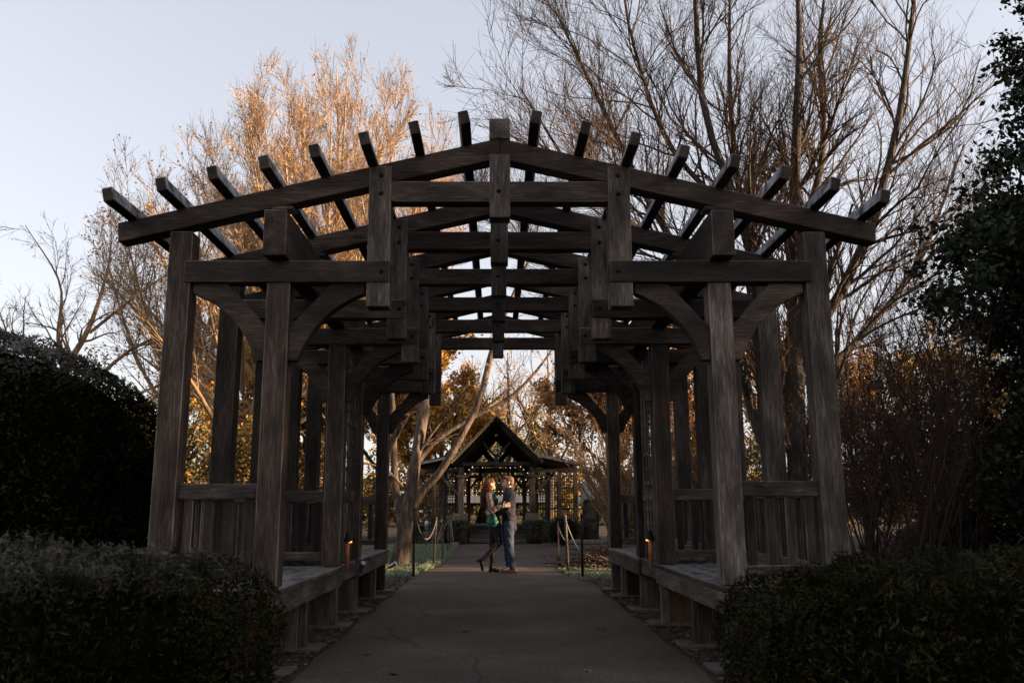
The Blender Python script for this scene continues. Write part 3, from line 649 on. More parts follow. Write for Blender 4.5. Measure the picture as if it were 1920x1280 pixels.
# the leaning tree beside the couple
cy = 19.2
trs = [[(-2.10, cy, 0, .27), (-2.06, cy, .35, .22), (-1.98, cy, 1.0, .185), (-1.84, cy, 2.0, .15), (-1.70, cy + .1, 3.0, .15), (-1.60, cy + .2, 3.9, .14), (-1.7, cy + .3, 5.6, .10), (-2.2, cy + .4, 8.0, .05)],
       [(-1.98, cy, .85, .15), (-1.72, cy - .1, 1.45, .105), (-1.22, cy - .2, 2.0, .10), (-.78, cy - .3, 2.75, .095), (-.40, cy - .3, 3.5, .085), (-.16, cy - .3, 4.45, .085), (.10, cy - .3, 5.3, .06), (.9, cy - .3, 7.2, .03), (1.2, cy - .3, 9, .01)],
       [(-1.80, cy, 2.15, .09), (-1.32, cy + .1, 2.70, .065), (-.62, cy + .2, 3.15, .055), (.28, cy + .3, 3.65, .05), (1.0, cy + .4, 4.4, .035), (1.6, cy + .4, 5.3, .01)],
       [(-2.08, cy, .8, .13), (-2.28, cy + .3, 1.7, .10), (-2.36, cy + .4, 2.9, .085), (-2.5, cy + .5, 4.2, .06), (-3.2, cy + .6, 6.5, .02)],
       [(-1.95, cy, 1.5, .04), (-2.4, cy - .5, 2.0, .03), (-3.1, cy - 1, 2.2, .01)],
       [(-.1, cy - .3, 4.6, .04), (.8, cy, 4.9, .03), (1.7, cy + .3, 4.5, .008)]]
leanroot = obj_tree('leaning_tree', 'grey-barked tree whose long limb leans over the path behind the couple', (-2.1, cy, 0), trs,
         [dict(k=5, t0=.4, t1=1, length=2.2, ang=.8, up=.10, wig=.16, m=7, rr=.30, rmin=.009, sides=4),
          dict(k=5, t0=.15, t1=1, length=1.2, ang=.7, up=.05, wig=.18, m=5, rr=.5, rmin=.005),
          dict(k=3, t0=.2, t1=1, length=.5, ang=.6, up=.02, wig=.18, m=3, rr=.6, rmin=.0035)],
         BARK_T, TWIG_T, leafn=300, leafm=RUST, leafs=.05, sides0=14)

def shrub(name, label, x, y, n, h, spread, mat, k1=5, k2=4, leafn=0, leafm=None, leafs=.05, up=.25, r0=.018, cat='shrub', group=None, lean=(0, 0)):
    base = rng.normal(0, .12, (n, 2)); an = rng.uniform(0, 2 * np.pi, n); s = spread * np.sqrt(rng.random(n))
    hh = h * rng.uniform(.65, 1.05, n); m = 7; t = np.linspace(0, 1, m)
    P = np.zeros((n, m, 3))
    P[:, :, 0] = x + base[:, :1] + (np.cos(an) * s)[:, None] * t ** 1.15 + lean[0] * t ** 2; P[:, :, 1] = y + base[:, 1:] + (np.sin(an) * s)[:, None] * t ** 1.15 + lean[1] * t
    P[:, :, 2] = hh[:, None] * t * (1 - .12 * t * (s / spread)[:, None]); P[:, 1:, :2] += np.cumsum(rng.normal(0, .035 * h / 3, (n, m - 1, 2)), 1)
    Rd = r0 * rng.uniform(.5, 1.3, n)[:, None] * np.linspace(1, .3, m)[None]
    root = tag(empty(name, (x, y, 0)), label, cat, group); o = A([x, y, 0.])
    part_mesh('stems', tubes(P, Rd, 5), mat, root, o, smooth=True)
    P1, R1 = grow(P, Rd, k1, .2, 1, h * .32, .5, up, .14, 5, .5, r0 * .22)
    P2, R2 = grow(P1, R1, k2, .15, 1, h * .16, .55, up, .15, 4, .6, r0 * .15)
    part_mesh('twigs', merge([tubes(P1, R1), tubes(P2, R2)]), mat, root, o)
    if leafn: part_mesh('leaves', leaves(along(P2, leafn) + rng.normal(0, .04, (leafn, 3)), leafs, .6), leafm, root, o)
    return root
# thicket right of the pergola
TK = [(4.7, 10.2, 3.6, 1.2, 13, 'nearest bare brown shrub of the thicket beside the right corner post'),
      (6.2, 11.6, 4.0, 1.6, 15, 'upright bare shrub in the thicket just left of the dark evergreen'),
      (7.6, 13.2, 5.4, 2.0, 18, 'tallest tangled bare shrub in the thicket right of the pergola'),
      (5.7, 13.4, 4.6, 1.6, 16, 'bare shrub in the thicket seen between the right posts'),
      (10.0, 13.4, 6.0, 2.2, 18, 'bare shrub behind the tallest one of the right thicket'),
      (8.6, 20.2, 5.0, 1.7, 16, 'bare shrub at the foot of the large leafless tree'),
      (5.4, 20.6, 3.6, 1.6, 14, 'low bare shrub at the back of the thicket')]
for (x, y, h, s, n, lab) in TK:
    shrub('bare_shrub', lab, x, y, int(n * 1.3), h, s, TWIG_D, 11, 8, leafn=1200, leafm=BROWNL, leafs=.045, group='bare shrubs of the thicket right of the pergola')
# dark evergreen at the right edge
def leafy_tree(name, label, base, trunk_h, blobs, n, mat, size, bark=BARK_G, cat='tree', group=None, r0=.15, clump=.45, asp=.6, limbs=True):
    """blobs: (dx,dy,z,rx,ry,rz); leaves sit in many small clumps scattered through the blobs"""
    root = tag(empty(name, (base[0], base[1], 0)), label, cat, group)
    x, y = base
    P = resample([(0, 0, 0, r0), (.05, 0, trunk_h * .3, r0 * .8), (-.05, .05, trunk_h * .7, r0 * .5), (0, 0, trunk_h, r0 * .15)], 10)
    part_mesh('trunk', tubes(P[None, :, :3], P[None, :, 3], 8), bark, root, smooth=True)
    B = A(blobs, float); vol = B[:, 3] * B[:, 4] * B[:, 5]; nc = max(12, n // 90)
    bi = rng.choice(len(B), nc, p=vol / vol.sum()); d = rng.normal(size=(nc, 3)); d /= np.linalg.norm(d, axis=1, keepdims=True)
    cc = B[bi, :3] + d * B[bi, 3:] * (rng.random((nc, 1)) ** .45)
    if limbs:
        k = min(nc, 60); S = P[rng.integers(3, 9, k), :3]; E = cc[:k]
        t = np.linspace(0, 1, 5)[None, :, None]; M = S[:, None] * (1 - t) + E[:, None] * t; M[:, 1:4] += rng.normal(0, .06, (k, 3, 3)); M[:, :, 2] -= np.sin(t[..., 0] * np.pi) * .15
        part_mesh('limbs', tubes(M, np.linspace(r0 * .28, r0 * .06, 5)[None].repeat(k, 0), 4), bark, root)
    ci = rng.integers(0, nc, n); cr = clump * rng.uniform(.5, 1.2, nc)
    p = cc[ci] + rng.normal(0, .5, (n, 3)) * cr[ci][:, None] * A([1, 1, .7]); p = p[p[:, 2] > 0.02]
    part_mesh('crown', leaves(p, size, asp), mat, root)
    return root
leafy_tree('evergreen_tree', 'tall dark glossy-leaved evergreen at the right edge', (7.3, 9.4), 10,
           [(-.1, 0, 1.6, 1.9, 1.3, 1.6), (-.7, 0, 3.9, 1.9, 1.4, 1.0), (-.15, 0, 5.0, 1.5, 1.2, .7), (.05, 0, 6.0, 1.15, 1, .75), (.0, 0, 7.0, 1.2, 1, 1.1), (.0, 0, 8.2, 1.1, .8, 1.3)], 90000, HOLLY, .085, clump=.28)
leafy_tree('evergreen_tree', 'dark evergreen half hidden behind the thicket at the right edge', (9.0, 11.8), 7,
           [(-1.6, .6, 1.0, 1.6, .8, 1.1), (0, 0, 2, 2.3, 1.6, 1.9), (-.5, 0, 4.4, 2.2, 1.5, 1.6)], 40000, HOLLY, .10, clump=.4)

# ------------------------------------------------------------------ background planting
def bush(label, x, y, rx, ry, h, n, mat, size=.1, cat='shrub', group=None, name='leafy_shrub', clump=.4):
    return leafy_tree(name, label, (x, y), h * .8, [(0, 0, h * .42, rx, ry, h * .45), (rx * .3, 0, h * .7, rx * .5, ry * .5, h * .3), (-rx * .4, 0, h * .6, rx * .5, ry * .5, h * .32)], n, mat, size, cat=cat, group=group, r0=.06, clump=clump)
GB = 'evergreen shrubs behind the left bench'
bush('golden-edged evergreen shrub behind the left corner post', -7.9, 19.5, 1.3, 1.2, 3.3, 9000, OLIVE, .09, group=GB)
bush('golden-edged evergreen shrub seen between the first two left posts', -6.0, 20.5, 1.2, 1.2, 3.5, 9000, OLIVE, .09, group=GB)
bush('olive shrub seen past the fourth left post', -4.6, 22, 1.1, 1.1, 3.0, 8000, OLIVE, .09, group=GB)
bush('dark conical shrub right of the rounded yew', -8.6, 18.5, .55, .55, 4.0, 5000, BROWNL, .08, group=GB)
bush('low brown brush behind the left railing', -5.4, 17.2, 1.4, .9, 1.9, 8000, BROWNL, .07, group=GB)
bush('brown brush at the far end of the left bench', -3.9, 20.0, .9, .9, 2.3, 5000, BROWNL, .07, group=GB)
GR = 'shrubs behind the right bench'
DKB = leaf_mat('dark_brown_leaf', [(0, (0.012, 0.007, 0.004)), (0.6, (0.03, 0.019, 0.010)), (1, (0.08, 0.05, 0.024))], 0.25, patch=0.6)
bush('olive shrub seen between the first and second right posts', 6.5, 24.5, 1.6, 1.3, 3.6, 9000, OLIVE, .09, group=GR)
bush('olive shrub behind the right trellis', 4.6, 27, 1.4, 1.2, 3.2, 7000, OLIVE, .09, group=GR)
bush('brown shrub far right behind the thicket', 10.6, 22, 2.4, 1.5, 4.2, 16000, DKB, .09, group=GR)
bush('dark brown shrub glimpsed low through the right thicket', 13.0, 19, 2.2, 1.5, 4.0, 16000, DKB, .09, group=GR)
dome('frosted_shrub', (6.9, 13.6, .35), (.9, .8, .75), 9000, leaf_mat('grey_heather', [(0, (.04, .03, .025)), (1, (.16, .13, .11))], .1), .045, 'low rounded frosted shrub through the bare stems on the right', core=SOIL, cs=.12)
# multi-stemmed pale shrub right of the steps
shrub('multistem_tree', 'pale multi-stemmed small tree fanning out right of the pavilion steps', 3.45, 25.5, 15, 4.2, 2.3, TWIG_T, 8, 5, leafn=900, leafm=RUST, leafs=.07, r0=.05, cat='tree')
shrub('multistem_tree', 'second multi-stemmed small tree behind the far right pergola post', 5.0, 26.5, 12, 5.6, 2.4, TWIG_T, 9, 7, leafn=3500, leafm=RUST, leafs=.08, r0=.045, cat='tree')
# woodland trees behind the pavilion
def wood_tree(label, x, y, h, r, mat, n, twig=TWIG_T, size=.16, lf=.45, name='woodland_tree', group='woodland trees behind the pavilion'):
    tr = [[(x, y, 0, h * .022), (x + .1, y, h * .4, h * .017), (x, y, h, .02)]]
    for i in range(7):
        a = i * 2.4 + x; tr.append([(x, y, h * (.2 + .06 * i), h * .008), (x + math.cos(a) * r * .5, y + math.sin(a) * r * .5, h * (.42 + .05 * i), h * .006), (x + math.cos(a) * r * .85, y + math.sin(a) * r * .85, h * (.62 + .05 * i), .015)])
    return obj_tree(name, label, (x, y, 0), tr,
        [dict(k=10, t0=.2, t1=1, length=r * .75, ang=.6, up=.2, wig=.12, m=5, rr=.5, rmin=.014),
         dict(k=6, t0=.1, t1=1, length=r * .35, ang=.6, up=.12, wig=.15, m=4, rr=.6, rmin=.009)],
        BARK_G, twig, leafn=int(n * 1.35), leafm=mat, leafs=size, group=group, leafj=.12, sides0=7)
wood_tree('orange-leaved oak behind the leaning tree and left roof of the pavilion', -5.0, 37, 10.6, 3.6, ORANGE, 30000)
wood_tree('amber-leaved oak showing left of the far left pergola posts', -8.6, 39, 9.5, 3.4, ORANGE, 20000)
wood_tree('olive and gold tree tight behind the left roof of the pavilion', -2.7, 41, 7.6, 2.6, ORANGE, 17000)
wood_tree('russet tree showing above the right roof of the pavilion', 4.8, 37, 8.4, 3.2, RUST, 22000)
wood_tree('russet tree behind the far right pergola posts', 8.4, 38, 9.4, 3.5, RUST, 20000)
wood_tree('thin nearly bare tree above the pavilion ridge', .6, 46, 9.5, 3.2, ORANGE, 500)
wood_tree('thin bare tree right of the pavilion ridge', 3.0, 50, 10.5, 3.6, RUST, 400)
wood_tree('bare tree left of the pavilion ridge', -1.7, 54, 10.0, 3.4, ORANGE, 700)
wood_tree('russet tree far right behind the thicket', 13.0, 37, 8.0, 3.6, RUST, 8000)
wood_tree('olive tree at far right behind the thicket', 18.0, 35, 7.6, 4, OLIVE, 9000, size=.2)
wood_tree('thin amber tree far left behind the rounded yew', -17.5, 38, 7.5, 3.6, RUST, 3000)
wood_tree('low golden tree far left behind the small bare tree', -13.0, 36, 6.0, 3.2, OLIVE, 6000)
for (x, y, h, lab) in ((-1.9, 58, 9.5, 'left of the three sunlit pines seen through the pavilion'), (.3, 61, 10, 'middle of the three sunlit pines seen through the pavilion'), (2.4, 58, 9, 'right of the three sunlit pines seen through the pavilion')):
    leafy_tree('pine_tree', lab, (x, y), h, [(0, 0, h * .3, 1.7, 1.7, h * .22), (0, 0, h * .55, 1.4, 1.4, h * .22), (0, 0, h * .8, .8, .8, h * .2)], 9000, PINE, .17, cat='pine', group='pines behind the pavilion', clump=.7, r0=.14)
# the wood that closes the garden off all round: beyond counting
def wood_belt(name, label, spots, n, mat, size):
    S = A(spots, float); i = rng.integers(0, len(S), n); d = rng.normal(size=(n, 3)) * .42
    p = S[i, :3] + d * S[i, 3:]; p = p[p[:, 2] > .05]
    o = link(name, npmesh(name, *leaves(p, size, .6)), mat); tag(o, label, 'woods', kind='stuff'); return o
sp = [(x, 66 + 4 * math.sin(x), 2.0, 3.2, 2, 3.0 + math.sin(x * 1.7)) for x in np.arange(-62, 64, 2.3)]
wood_belt('far_woods', 'dim brown and olive wood along the back of the garden', sp, 70000, OLIVE, .42)
# unseen wood added on the sunward side, heights and gap cut to shape shade
sp = []
for x0 in (44, 50):
    for yy in np.arange(-46, 34, 1.1):
        hit = yy + x0 * .123
        if 16.9 < hit < 18.7: continue
        top = 17 if hit < 15.4 else 6.6 if hit < 17.2 else 9.5 if hit < 36 else 5.0
        sp.append((x0 + 2 * math.sin(yy), yy, top * .45, 3.0, .7, top * .5))
wood_belt('added_shade_woods', 'unseen evergreen wood added along the right side to shade the garden', sp, 90000, HOLLY, .75)

# ------------------------------------------------------------------ pavilion at the end of the path
PX, PYY = -.02, 31.3
pav = tag(empty('pavilion', (PX, PYY, 0)), 'dark timber pavilion with a steep gable and lattice wings at the end of the path', 'pavilion')
vb = lambda name, x0, x1, y0, y1, z0, z1, m, p=None, **k: box(name, x0, x1, y0, y1, z0, z1, m, p or pav, **k)
vr = lambda name, a, b, w, h, m, p=None, **k: bar(name, a, b, w, h, m, p or pav, **k)
vb('deck', -3.1, 3.1, .35, 5.0, .02, .60, WP)
for i in range(3): vb('step', -.96, 1.02, -.35 + .24 * i, .345, .15 * i + .02 * (i == 0), .15 * i + .148, WPV if i < 3 else WP)
vb('step', -2.75, -1.85, -.30, .10, .02, .20, WPV); vb('step', -2.6, -1.85, -.08, .2, .202, .40, WPV); vb('step', -2.45, -1.8, .1, .345, .402, .59, WPV)
for s in (-1, 1):
    X = lambda a, b: (min(s * a, s * b), max(s * a, s * b))
    vb('post', *X(1.17, 1.36), 0, .19, 1.03, 2.66, WPV)
    vb('capital', *X(1.10, 1.43), -.06, .25, 2.28, 2.40, WP)
    vb('stone_pier', *X(1.03, 1.52), -.16, .33, .0, 1.025, STONE, bev=.02)
    for yy in (0.02, 4.3):
        vr('rafter', (0, yy + .08, 4.36), (s * 1.46, yy + .08, 2.86), .12, .17, WP)
        vr('wing_rafter', (s * 1.40, yy + .08, 2.98), (s * 2.90, yy + .08, 2.66), .10, .13, WP)
    vr('v_brace', (s * .06, .09, 3.05), (s * .50, .09, 3.56), .09, .085, WPV)
    vr('knee_brace', (s * 1.17, .09, 2.25), (s * .72, .09, 2.66), .09, .10, WPV)
    vr('wing_brace', (s * 1.36, .09, 1.70), (s * 2.1, .09, 2.46), .09, .10, WPV)
    vb('wing_beam', *X(1.37, 2.9), .03, .15, 2.46, 2.60, WP)
    for xx in (2.26, 2.84): vb('wing_post', *X(xx - .07, xx + .07), 0.01, .16, .6, 2.455, WP)
    # roof planes of overlapping shingle courses
    rf = vr('roof', (0, 2.3, 4.42), (s * 1.62, 2.3, 2.79), 5.4, .05, WP)
    for j in range(9):
        t0, t1 = j / 9, (j + 1.25) / 9; t1 = min(t1, 1.03)
        ax, az = s * 1.62 * t0, 4.47 - 1.63 * t0; cx, cz = s * 1.62 * t1, 4.47 - 1.63 * t1
        vr('shingle_course', (ax, 2.3, az - .012), (cx, 2.3, cz + .035), 5.46 + .05 * (j % 2), .022, SHING)
    vr('roof', (s * 1.30, 2.3, 3.09), (s * 3.0, 2.3, 2.735), 5.2, .05, WP)
    for j in range(6):
        t0, t1 = j / 6, (j + 1.2) / 6; t1 = min(t1, 1.02)
        vr('shingle_course', (s * (1.34 + 1.68 * t0), 2.3, 3.115 - .355 * t0), (s * (1.34 + 1.68 * t1), 2.3, 3.15 - .355 * t1), 5.26, .022, SHINGF if j > 3 else SHING)
    vr('fascia', (s * 1.45, -.40, 3.035), (s * 3.03, -.40, 2.705), .03, .085, SHINGF)
    # lattice panels
    for (a, b, z0) in ((1.40, 2.17, .62), (2.36, 2.76, .62)):
        lt = link('lattice', boxmesh(b - a, .03, .05, .003, WP), None, pav); lt.location = (s * (a + b) / 2, .09, 2.33)
        q = A([s * (a + b) / 2, .09, 2.33])
        def lb(x0, x1, y0, y1, z0_, z1_):
            o = box('lath', *X(x0, x1), y0, y1, z0_, z1_, WP, lt, bev=.002); o.location -= Vector(q.tolist())
        nv = int(round((b - a) / .085))
        for i in range(nv + 1): lb(a + (b - a) * i / nv - .013, a + (b - a) * i / nv + .013, .078, .09, z0, 2.30)
        for z in np.arange(1.28, 2.3, .105): lb(a, b, .091, .103, z - .013, z + .013)
        for z in (.70, 1.18): lb(a, b, .091, .12, z - .03, z + .03)
    # rear frame: posts, hung posts and short lintels like the pergola's
    vb('rear_post', *X(1.05, 1.22), 4.2, 4.36, .6, 3.0, WP)
    vb('rear_hung_post', *X(.58, .74), 4.2, 4.36, 2.30, 2.86, WP)
    vb('rear_lintel', *X(.745, 1.045), 4.21, 4.35, 2.42, 2.54, WP)
    vr('rear_brace', (s * 1.05, 4.28, 2.0), (s * .76, 4.28, 2.38), .09, .09, WP)
    vr('rear_gable_board', (s * .02, 4.30, 4.12), (s * 1.4, 4.30, 2.72), .05, .34, WP)
    vr('rear_gable_board', (s * .10, 4.26, 3.06), (s * .62, 4.26, 3.62), .05, .20, WP)
    for (xx) in (1.55, 2.0): vb('rear_wing_post', *X(xx, xx + .14), 4.2, 4.36, .6, 2.7, WP)
vb('tie_beam', -1.24, 1.24, -.02, .14, 2.70, 2.83, WPV)
vb('king_post', -.065, .065, .0, .14, 2.64, 3.12, WPV)
vb('ridge_beam', -.08, .08, -.3, 4.9, 4.24, 4.40, WP)
vb('inner_beam', -1.3, 1.3, 2.2, 2.36, 2.55, 2.72, WP)
vb('rear_beam', -2.9, 2.9, 4.19, 4.37, 2.865, 3.04, WP)
GLOW = flat('warm_bulb', (1, .8, .55), emit=(1, .72, .42, .8))
for i, (x, z) in enumerate([(-1.12, 2.42), (-.98, 2.56), (-.86, 2.66), (.86, 2.66), (.98, 2.56), (1.12, 2.44), (-1.05, 2.2), (1.05, 2.2), (-.5, 2.63), (0.5, 2.62)]):
    b = lathe('bulb', [(0, -.014), (.009, -.008), (.010, .003), (0, .012)], GLOW, pav, n=8); b.location = (x, -.04 + .0, z)

def planter(x, lab):
    r = tag(empty('planter', (x, 30.15, 0)), lab, 'planter', 'planters either side of the pavilion steps')
    lathe('pot', [(0, .0), (.24, .0), (.33, .25), (.36, .50), (.385, .52), (.385, .57), (.34, .57), (.32, .52), (0, .50)], noise_mat('aged_pot', [(.3, (.012, .010, .008)), (.7, (.03, .024, .019))], 8, bump=.3), r, n=24)
    n = 260; a = rng.uniform(0, 2 * np.pi, n); m = 6; t = np.linspace(0, 1, m)
    rr_ = .12 + .42 * rng.random(n)[:, None] * t ** .8; P = np.stack([np.cos(a)[:, None] * rr_, np.sin(a)[:, None] * rr_, .52 + .75 * t - (1.15 * rng.uniform(.45, 1, n)[:, None]) * t ** 2.2], 2)
    P += rng.normal(0, .012, P.shape); part_mesh('stems', tubes(P, np.full((n, m), .004)), BARK_G, r)
    part_mesh('foliage', leaves(along(P[:, 2:], 9000) + rng.normal(0, .02, (9000, 3)), .06, .2), DRYG, r)
planter(-1.34, 'stone-coloured planter of trailing rosemary left of the pavilion steps')
planter(1.30, 'stone-coloured planter of trailing rosemary right of the pavilion steps')
dome('boxwood_ball', (2.12, 28.2, .46), (.50, .48, .48), 7000, leaf_mat('boxwood', [(0, (.012, .018, .006)), (1, (.05, .055, .018))], .1), .035, 'clipped dark green ball of boxwood right of the pavilion steps', cs=.06, lumps=.015)
dome('yew_cone', (-.55, 42, .2), (.62, .6, 1.75), 5000, YEW, .06, 'dark conical yew seen through the pavilion opening', pw=1.25, cs=.1)
# second shelter and wall beyond the opening
sh = tag(empty('garden_shelter', (0, 52, 0)), 'low shelter with a frosted roof seen through the pavilion opening', 'shelter')
for i in range(4): bar('roof_course', (-3.4, -.6 + .5 * i, 1.60 + .10 * i), (3.4, -.6 + .5 * i, 1.60 + .10 * i), .56, .05, SHINGF, sh, up=(0, -.2, 1))
for x in (-3, -1.45, 1.2, 3): box('post', x - .09, x + .09, -.4, -.2, 0, 1.6, WPV, sh)
box('beam', -3.2, 3.2, -.5, -.38, 1.40, 1.56, WP, sh)
sw = tag(empty('stone_wall', (-.4, 45, 0)), 'low grey stone wall glimpsed through the pavilion opening', 'wall')
for r_ in range(3):
    for i in range(9):
        box('stone', -1.9 + .42 * i + .2 * (r_ % 2), -1.9 + .42 * i + .2 * (r_ % 2) + .40, -.15, .15 + random.uniform(-.03, .03), .24 + .2 * r_, .24 + .2 * r_ + .19, STONE, sw, bev=.02)
box('plinth', -2, 2.2, -.25, .2, 0, .235, flat('pale_plinth', (.5, .5, .5)), sw)
def string_light(y, x0, x1, z0, z1, sag, n, lab):
    r = tag(empty('string_light', (0, y, 0)), lab, 'string lights', 'strings of lights beyond the pavilion')
    t = np.linspace(0, 1, 24); P = np.stack([x0 + (x1 - x0) * t, 0 * t, z0 + (z1 - z0) * t - sag * 4 * t * (1 - t)], 1)[None]
    part_mesh('cable', tubes(P, np.full((1, 24), .008), 4), IRON, r)
    me = None
    for i in range(n):
        u = (i + .5) / n; loc = (x0 + (x1 - x0) * u, 0, z0 + (z1 - z0) * u - sag * 4 * u * (1 - u) - .05)
        if me is None: b = lathe('bulb', [(0, -.016), (.012, -.010), (.013, .004), (0, .018)], flat('white_bulb', (1, .95, .85), emit=(1, .93, .82, .45)), r, n=8); me = b.data
        else: b = link('bulb', me, None, r)
        b.location = loc
string_light(46, -2.6, 2.6, 2.75, 2.9, .25, 22, 'highest of the three strings of white bulbs seen through the pavilion')
string_light(47, -2.6, 2.6, 2.30, 2.25, .10, 26, 'middle of the three strings of white bulbs seen through the pavilion')
string_light(48, -2.8, 2.8, 2.05, 2.10, .10, 28, 'lowest of the three strings of white bulbs, just above the frosted roof')

# ------------------------------------------------------------------ rope posts and ropes
PL_ = []
def rope_post(x, y, h, lab, mat=WG, r=.019, cap=False, lean=0.0):
    o = tag(empty('rope_post', (x, y, 0)), lab, 'post', 'rope posts along the path'); o.rotation_euler = (0, lean, 0)
    lathe('shaft', [(0, -.02), (r, -.02), (r * 1.05, .3), (r * .95, h * .7), (r, h), (0, h + .004)], mat, o, n=8)
    lathe('cap', [(0, h + .05), (.02 if cap else r * .7, h + .045), (.034 if cap else r * 1.15, h + .02), (.018, h + .003), (0, h + .002)], IRON if cap else mat, o, n=8)
    return Vector((x + h * math.sin(lean), y, h - .03))
a1 = rope_post(-1.49, 15.7, 1.14, 'tallest and nearest rope post left of the path', IRON, .021)
a2 = rope_post(-1.33, 18.4, .96, 'second rope post from the front on the left of the path', WG, .02, lean=.05)
a3 = rope_post(-1.25, 20.2, .88, 'third rope post from the front on the left of the path', WG)
a4 = rope_post(-1.34, 23.8, .92, 'fourth rope post from the front on the left of the path', WG, lean=.04)
a5 = rope_post(-1.40, 26.6, .92, 'farthest rope post on the left of the path, beside the planter', WG)
b1 = rope_post(1.43, 15.07, 1.02, 'nearest rope post on the right with a dark cap', IRON, .022, True)
b2 = rope_post(1.31, 16.6, 1.00, 'thicker weathered rope post in the middle of the three on the right', WG, .027, lean=-.04)
b3 = rope_post(1.25, 18.3, .86, 'farthest rope post on the right of the path', WG)
def rope(p, q, sag, lab, mat=ROPE, r=.011, n=14):
    t = np.linspace(0, 1, n); P = A([[p[i] + (q[i] - p[i]) * u for i in range(3)] for u in t]); P[:, 2] -= sag * 4 * t * (1 - t)
    o = link('rope', npmesh('rope', *tubes((P - A(p))[None], np.full((1, n), r), 6), True), mat); o.location = p
    tag(o, lab, 'rope', 'ropes of the path posts')
rope(a1, a2, .42, 'dark sagging rope between the two nearest left posts', CHAIN)
rope(a2 + Vector((0, 0, -.02)), Vector((-1.42, 18.9, .42)), .05, 'pale rope end hanging from the second left post')
rope(a3, Vector((-1.38, 20.1, .35)), -.05, 'pale rope end hanging from the third left post')
rope(a4, Vector((-1.58, 24.0, .36)), -.05, 'pale rope end hanging left from the fourth left post')
rope(a5, Vector((-1.30, 26.2, .25)), .05, 'pale rope end hanging from the farthest left post')
rope(b2, Vector((1.49, 16.3, .42)), .06, 'long pale rope end hanging from the thicker right post')
rope(b3, Vector((1.40, 18.1, .50)), .05, 'pale rope end hanging from the farthest right post')
w_ = tag(empty('garden_lamp', (-2.32, 29, 0)), 'small white-topped garden lamp on a stake by the left pavilion steps', 'lamp')
lathe('stake', [(0, 0), (.025, 0), (.025, .5), (0, .5)], WPG, w_, n=8); lathe('hood', [(0, .82), (.05, .8), (.062, .74), (.055, .52), (0, .5)], STEEL, w_, n=12)

# ------------------------------------------------------------------ right of the path: wall, brush, wrapped ornament
sw = tag(empty('stone_wall', (2.9, 22.5, 0)), 'low curved dry stone wall right of the path below the multi-stemmed tree', 'wall')
for r_ in range(3):
    for i in range(13):
        a = -.55 + 1.1 * i / 12 + .04 * (r_ % 2); w = random.uniform(.09, .14); h = .13
        o = box('stone', -w, w, -.10, .10, 0, h - random.uniform(.005, .02), STONE, sw, bev=.02)
        o.matrix_basis = Matrix.Translation((1.9 * math.sin(a) * 1.0, 1.6 * (1 - math.cos(a)) + random.uniform(-.02, .02), .0 + h * r_ + h / 2)) @ Matrix.Rotation(a * .6, 4, 'Z')
for (x, y, s_, lab) in ((2.05, 20.6, .12, 'small pale rock at the near end of the dry stone wall'), (2.5, 20.2, .16, 'larger mottled rock by the dry stone wall'), (2.9, 20.5, .13, 'rounded rock right of the mottled one')):
    bm = bmesh.new(); bmesh.ops.create_icosphere(bm, subdivisions=3, radius=s_)
    for v in bm.verts: v.co *= 1 + .18 * math.sin(v.co.x * 31 + x) * math.cos(v.co.y * 27) + .1 * math.sin(v.co.z * 40); v.co.z = v.co.z * .7 + s_ * .5
    me = bpy.data.meshes.new('rock'); bm.to_mesh(me); bm.free(); o = link('rock', me, STONE); o.location = (x, y, 0); tag(o, lab, 'rock')
n = 900; P = np.zeros((n, 4, 3)); c0 = np.stack([rng.normal(2.35, .42, n), rng.normal(18.6, .7, n), np.zeros(n)], 1); c0[:, 2] = .02 + .34 * np.exp(-((c0[:, 0] - 2.35) / .6) ** 2 - ((c0[:, 1] - 18.6) / .9) ** 2) * rng.random(n)
dd = rng.normal(size=(n, 3)) * A([.16, .16, .05])
for j in range(4): P[:, j] = c0 + dd * (j - 1.5) + rng.normal(0, .015, (n, 3)); 
P[:, :, 2] = np.maximum(P[:, :, 2], .01)
o = link('brush_heap', npmesh('brush_heap', *merge([tubes(P, np.full((n, 4), .006)), leaves(along(P, 5000) + rng.normal(0, .03, (5000, 3)), .05, .5)])), LITTER); tag(o, 'low heap of cut stems and dead leaves right of the path', 'brush', kind='stuff')
WHITE = flat('pale_wrap', (.72, .72, .75), .8)
ws = tag(empty('wrapped_ornament', (3.62, 34, 0)), 'pale wrapped round garden ornament behind the multi-stemmed tree', 'ornament')
lathe('wrap', [(0, 2.34), (.20, 2.26), (.36, 2.12), (.37, 1.95), (.35, 1.62), (.30, 1.52), (.27, 1.5)], WHITE, ws, n=20)
lathe('body', [(.22, 1.5), (.30, 1.3), (.34, .8), (.3, .2), (.34, 0)], WPV, ws, n=16)
for s in (-1, 1):
    o = lathe('sleeve', [(0, .24), (.10, .2), (.15, .05), (.14, -.12), (.07, -.22), (0, -.24)], WHITE, ws, n=14); o.location = (s * .52, -.1, 1.42); o.rotation_euler = (0, -s * .35, 0)
hs_ = tag(empty('garden_shed', (6.2, 33, 0)), 'low shed roof edge behind the russet branches at right', 'shed')
box('wall', -1.3, 1.3, 0, 2, 0, 1.9, WP, hs_)
for s in (-1, 1): bar('roof', (0, .9, 2.55), (s * 1.6, .9, 1.8), 2.5, .06, SHINGF, hs_)
sp_ = tag(box('short_post', 2.86, 2.95, 16.9, 16.99, 0, .78, WG), 'short square post beyond the right end of the pergola', 'post')

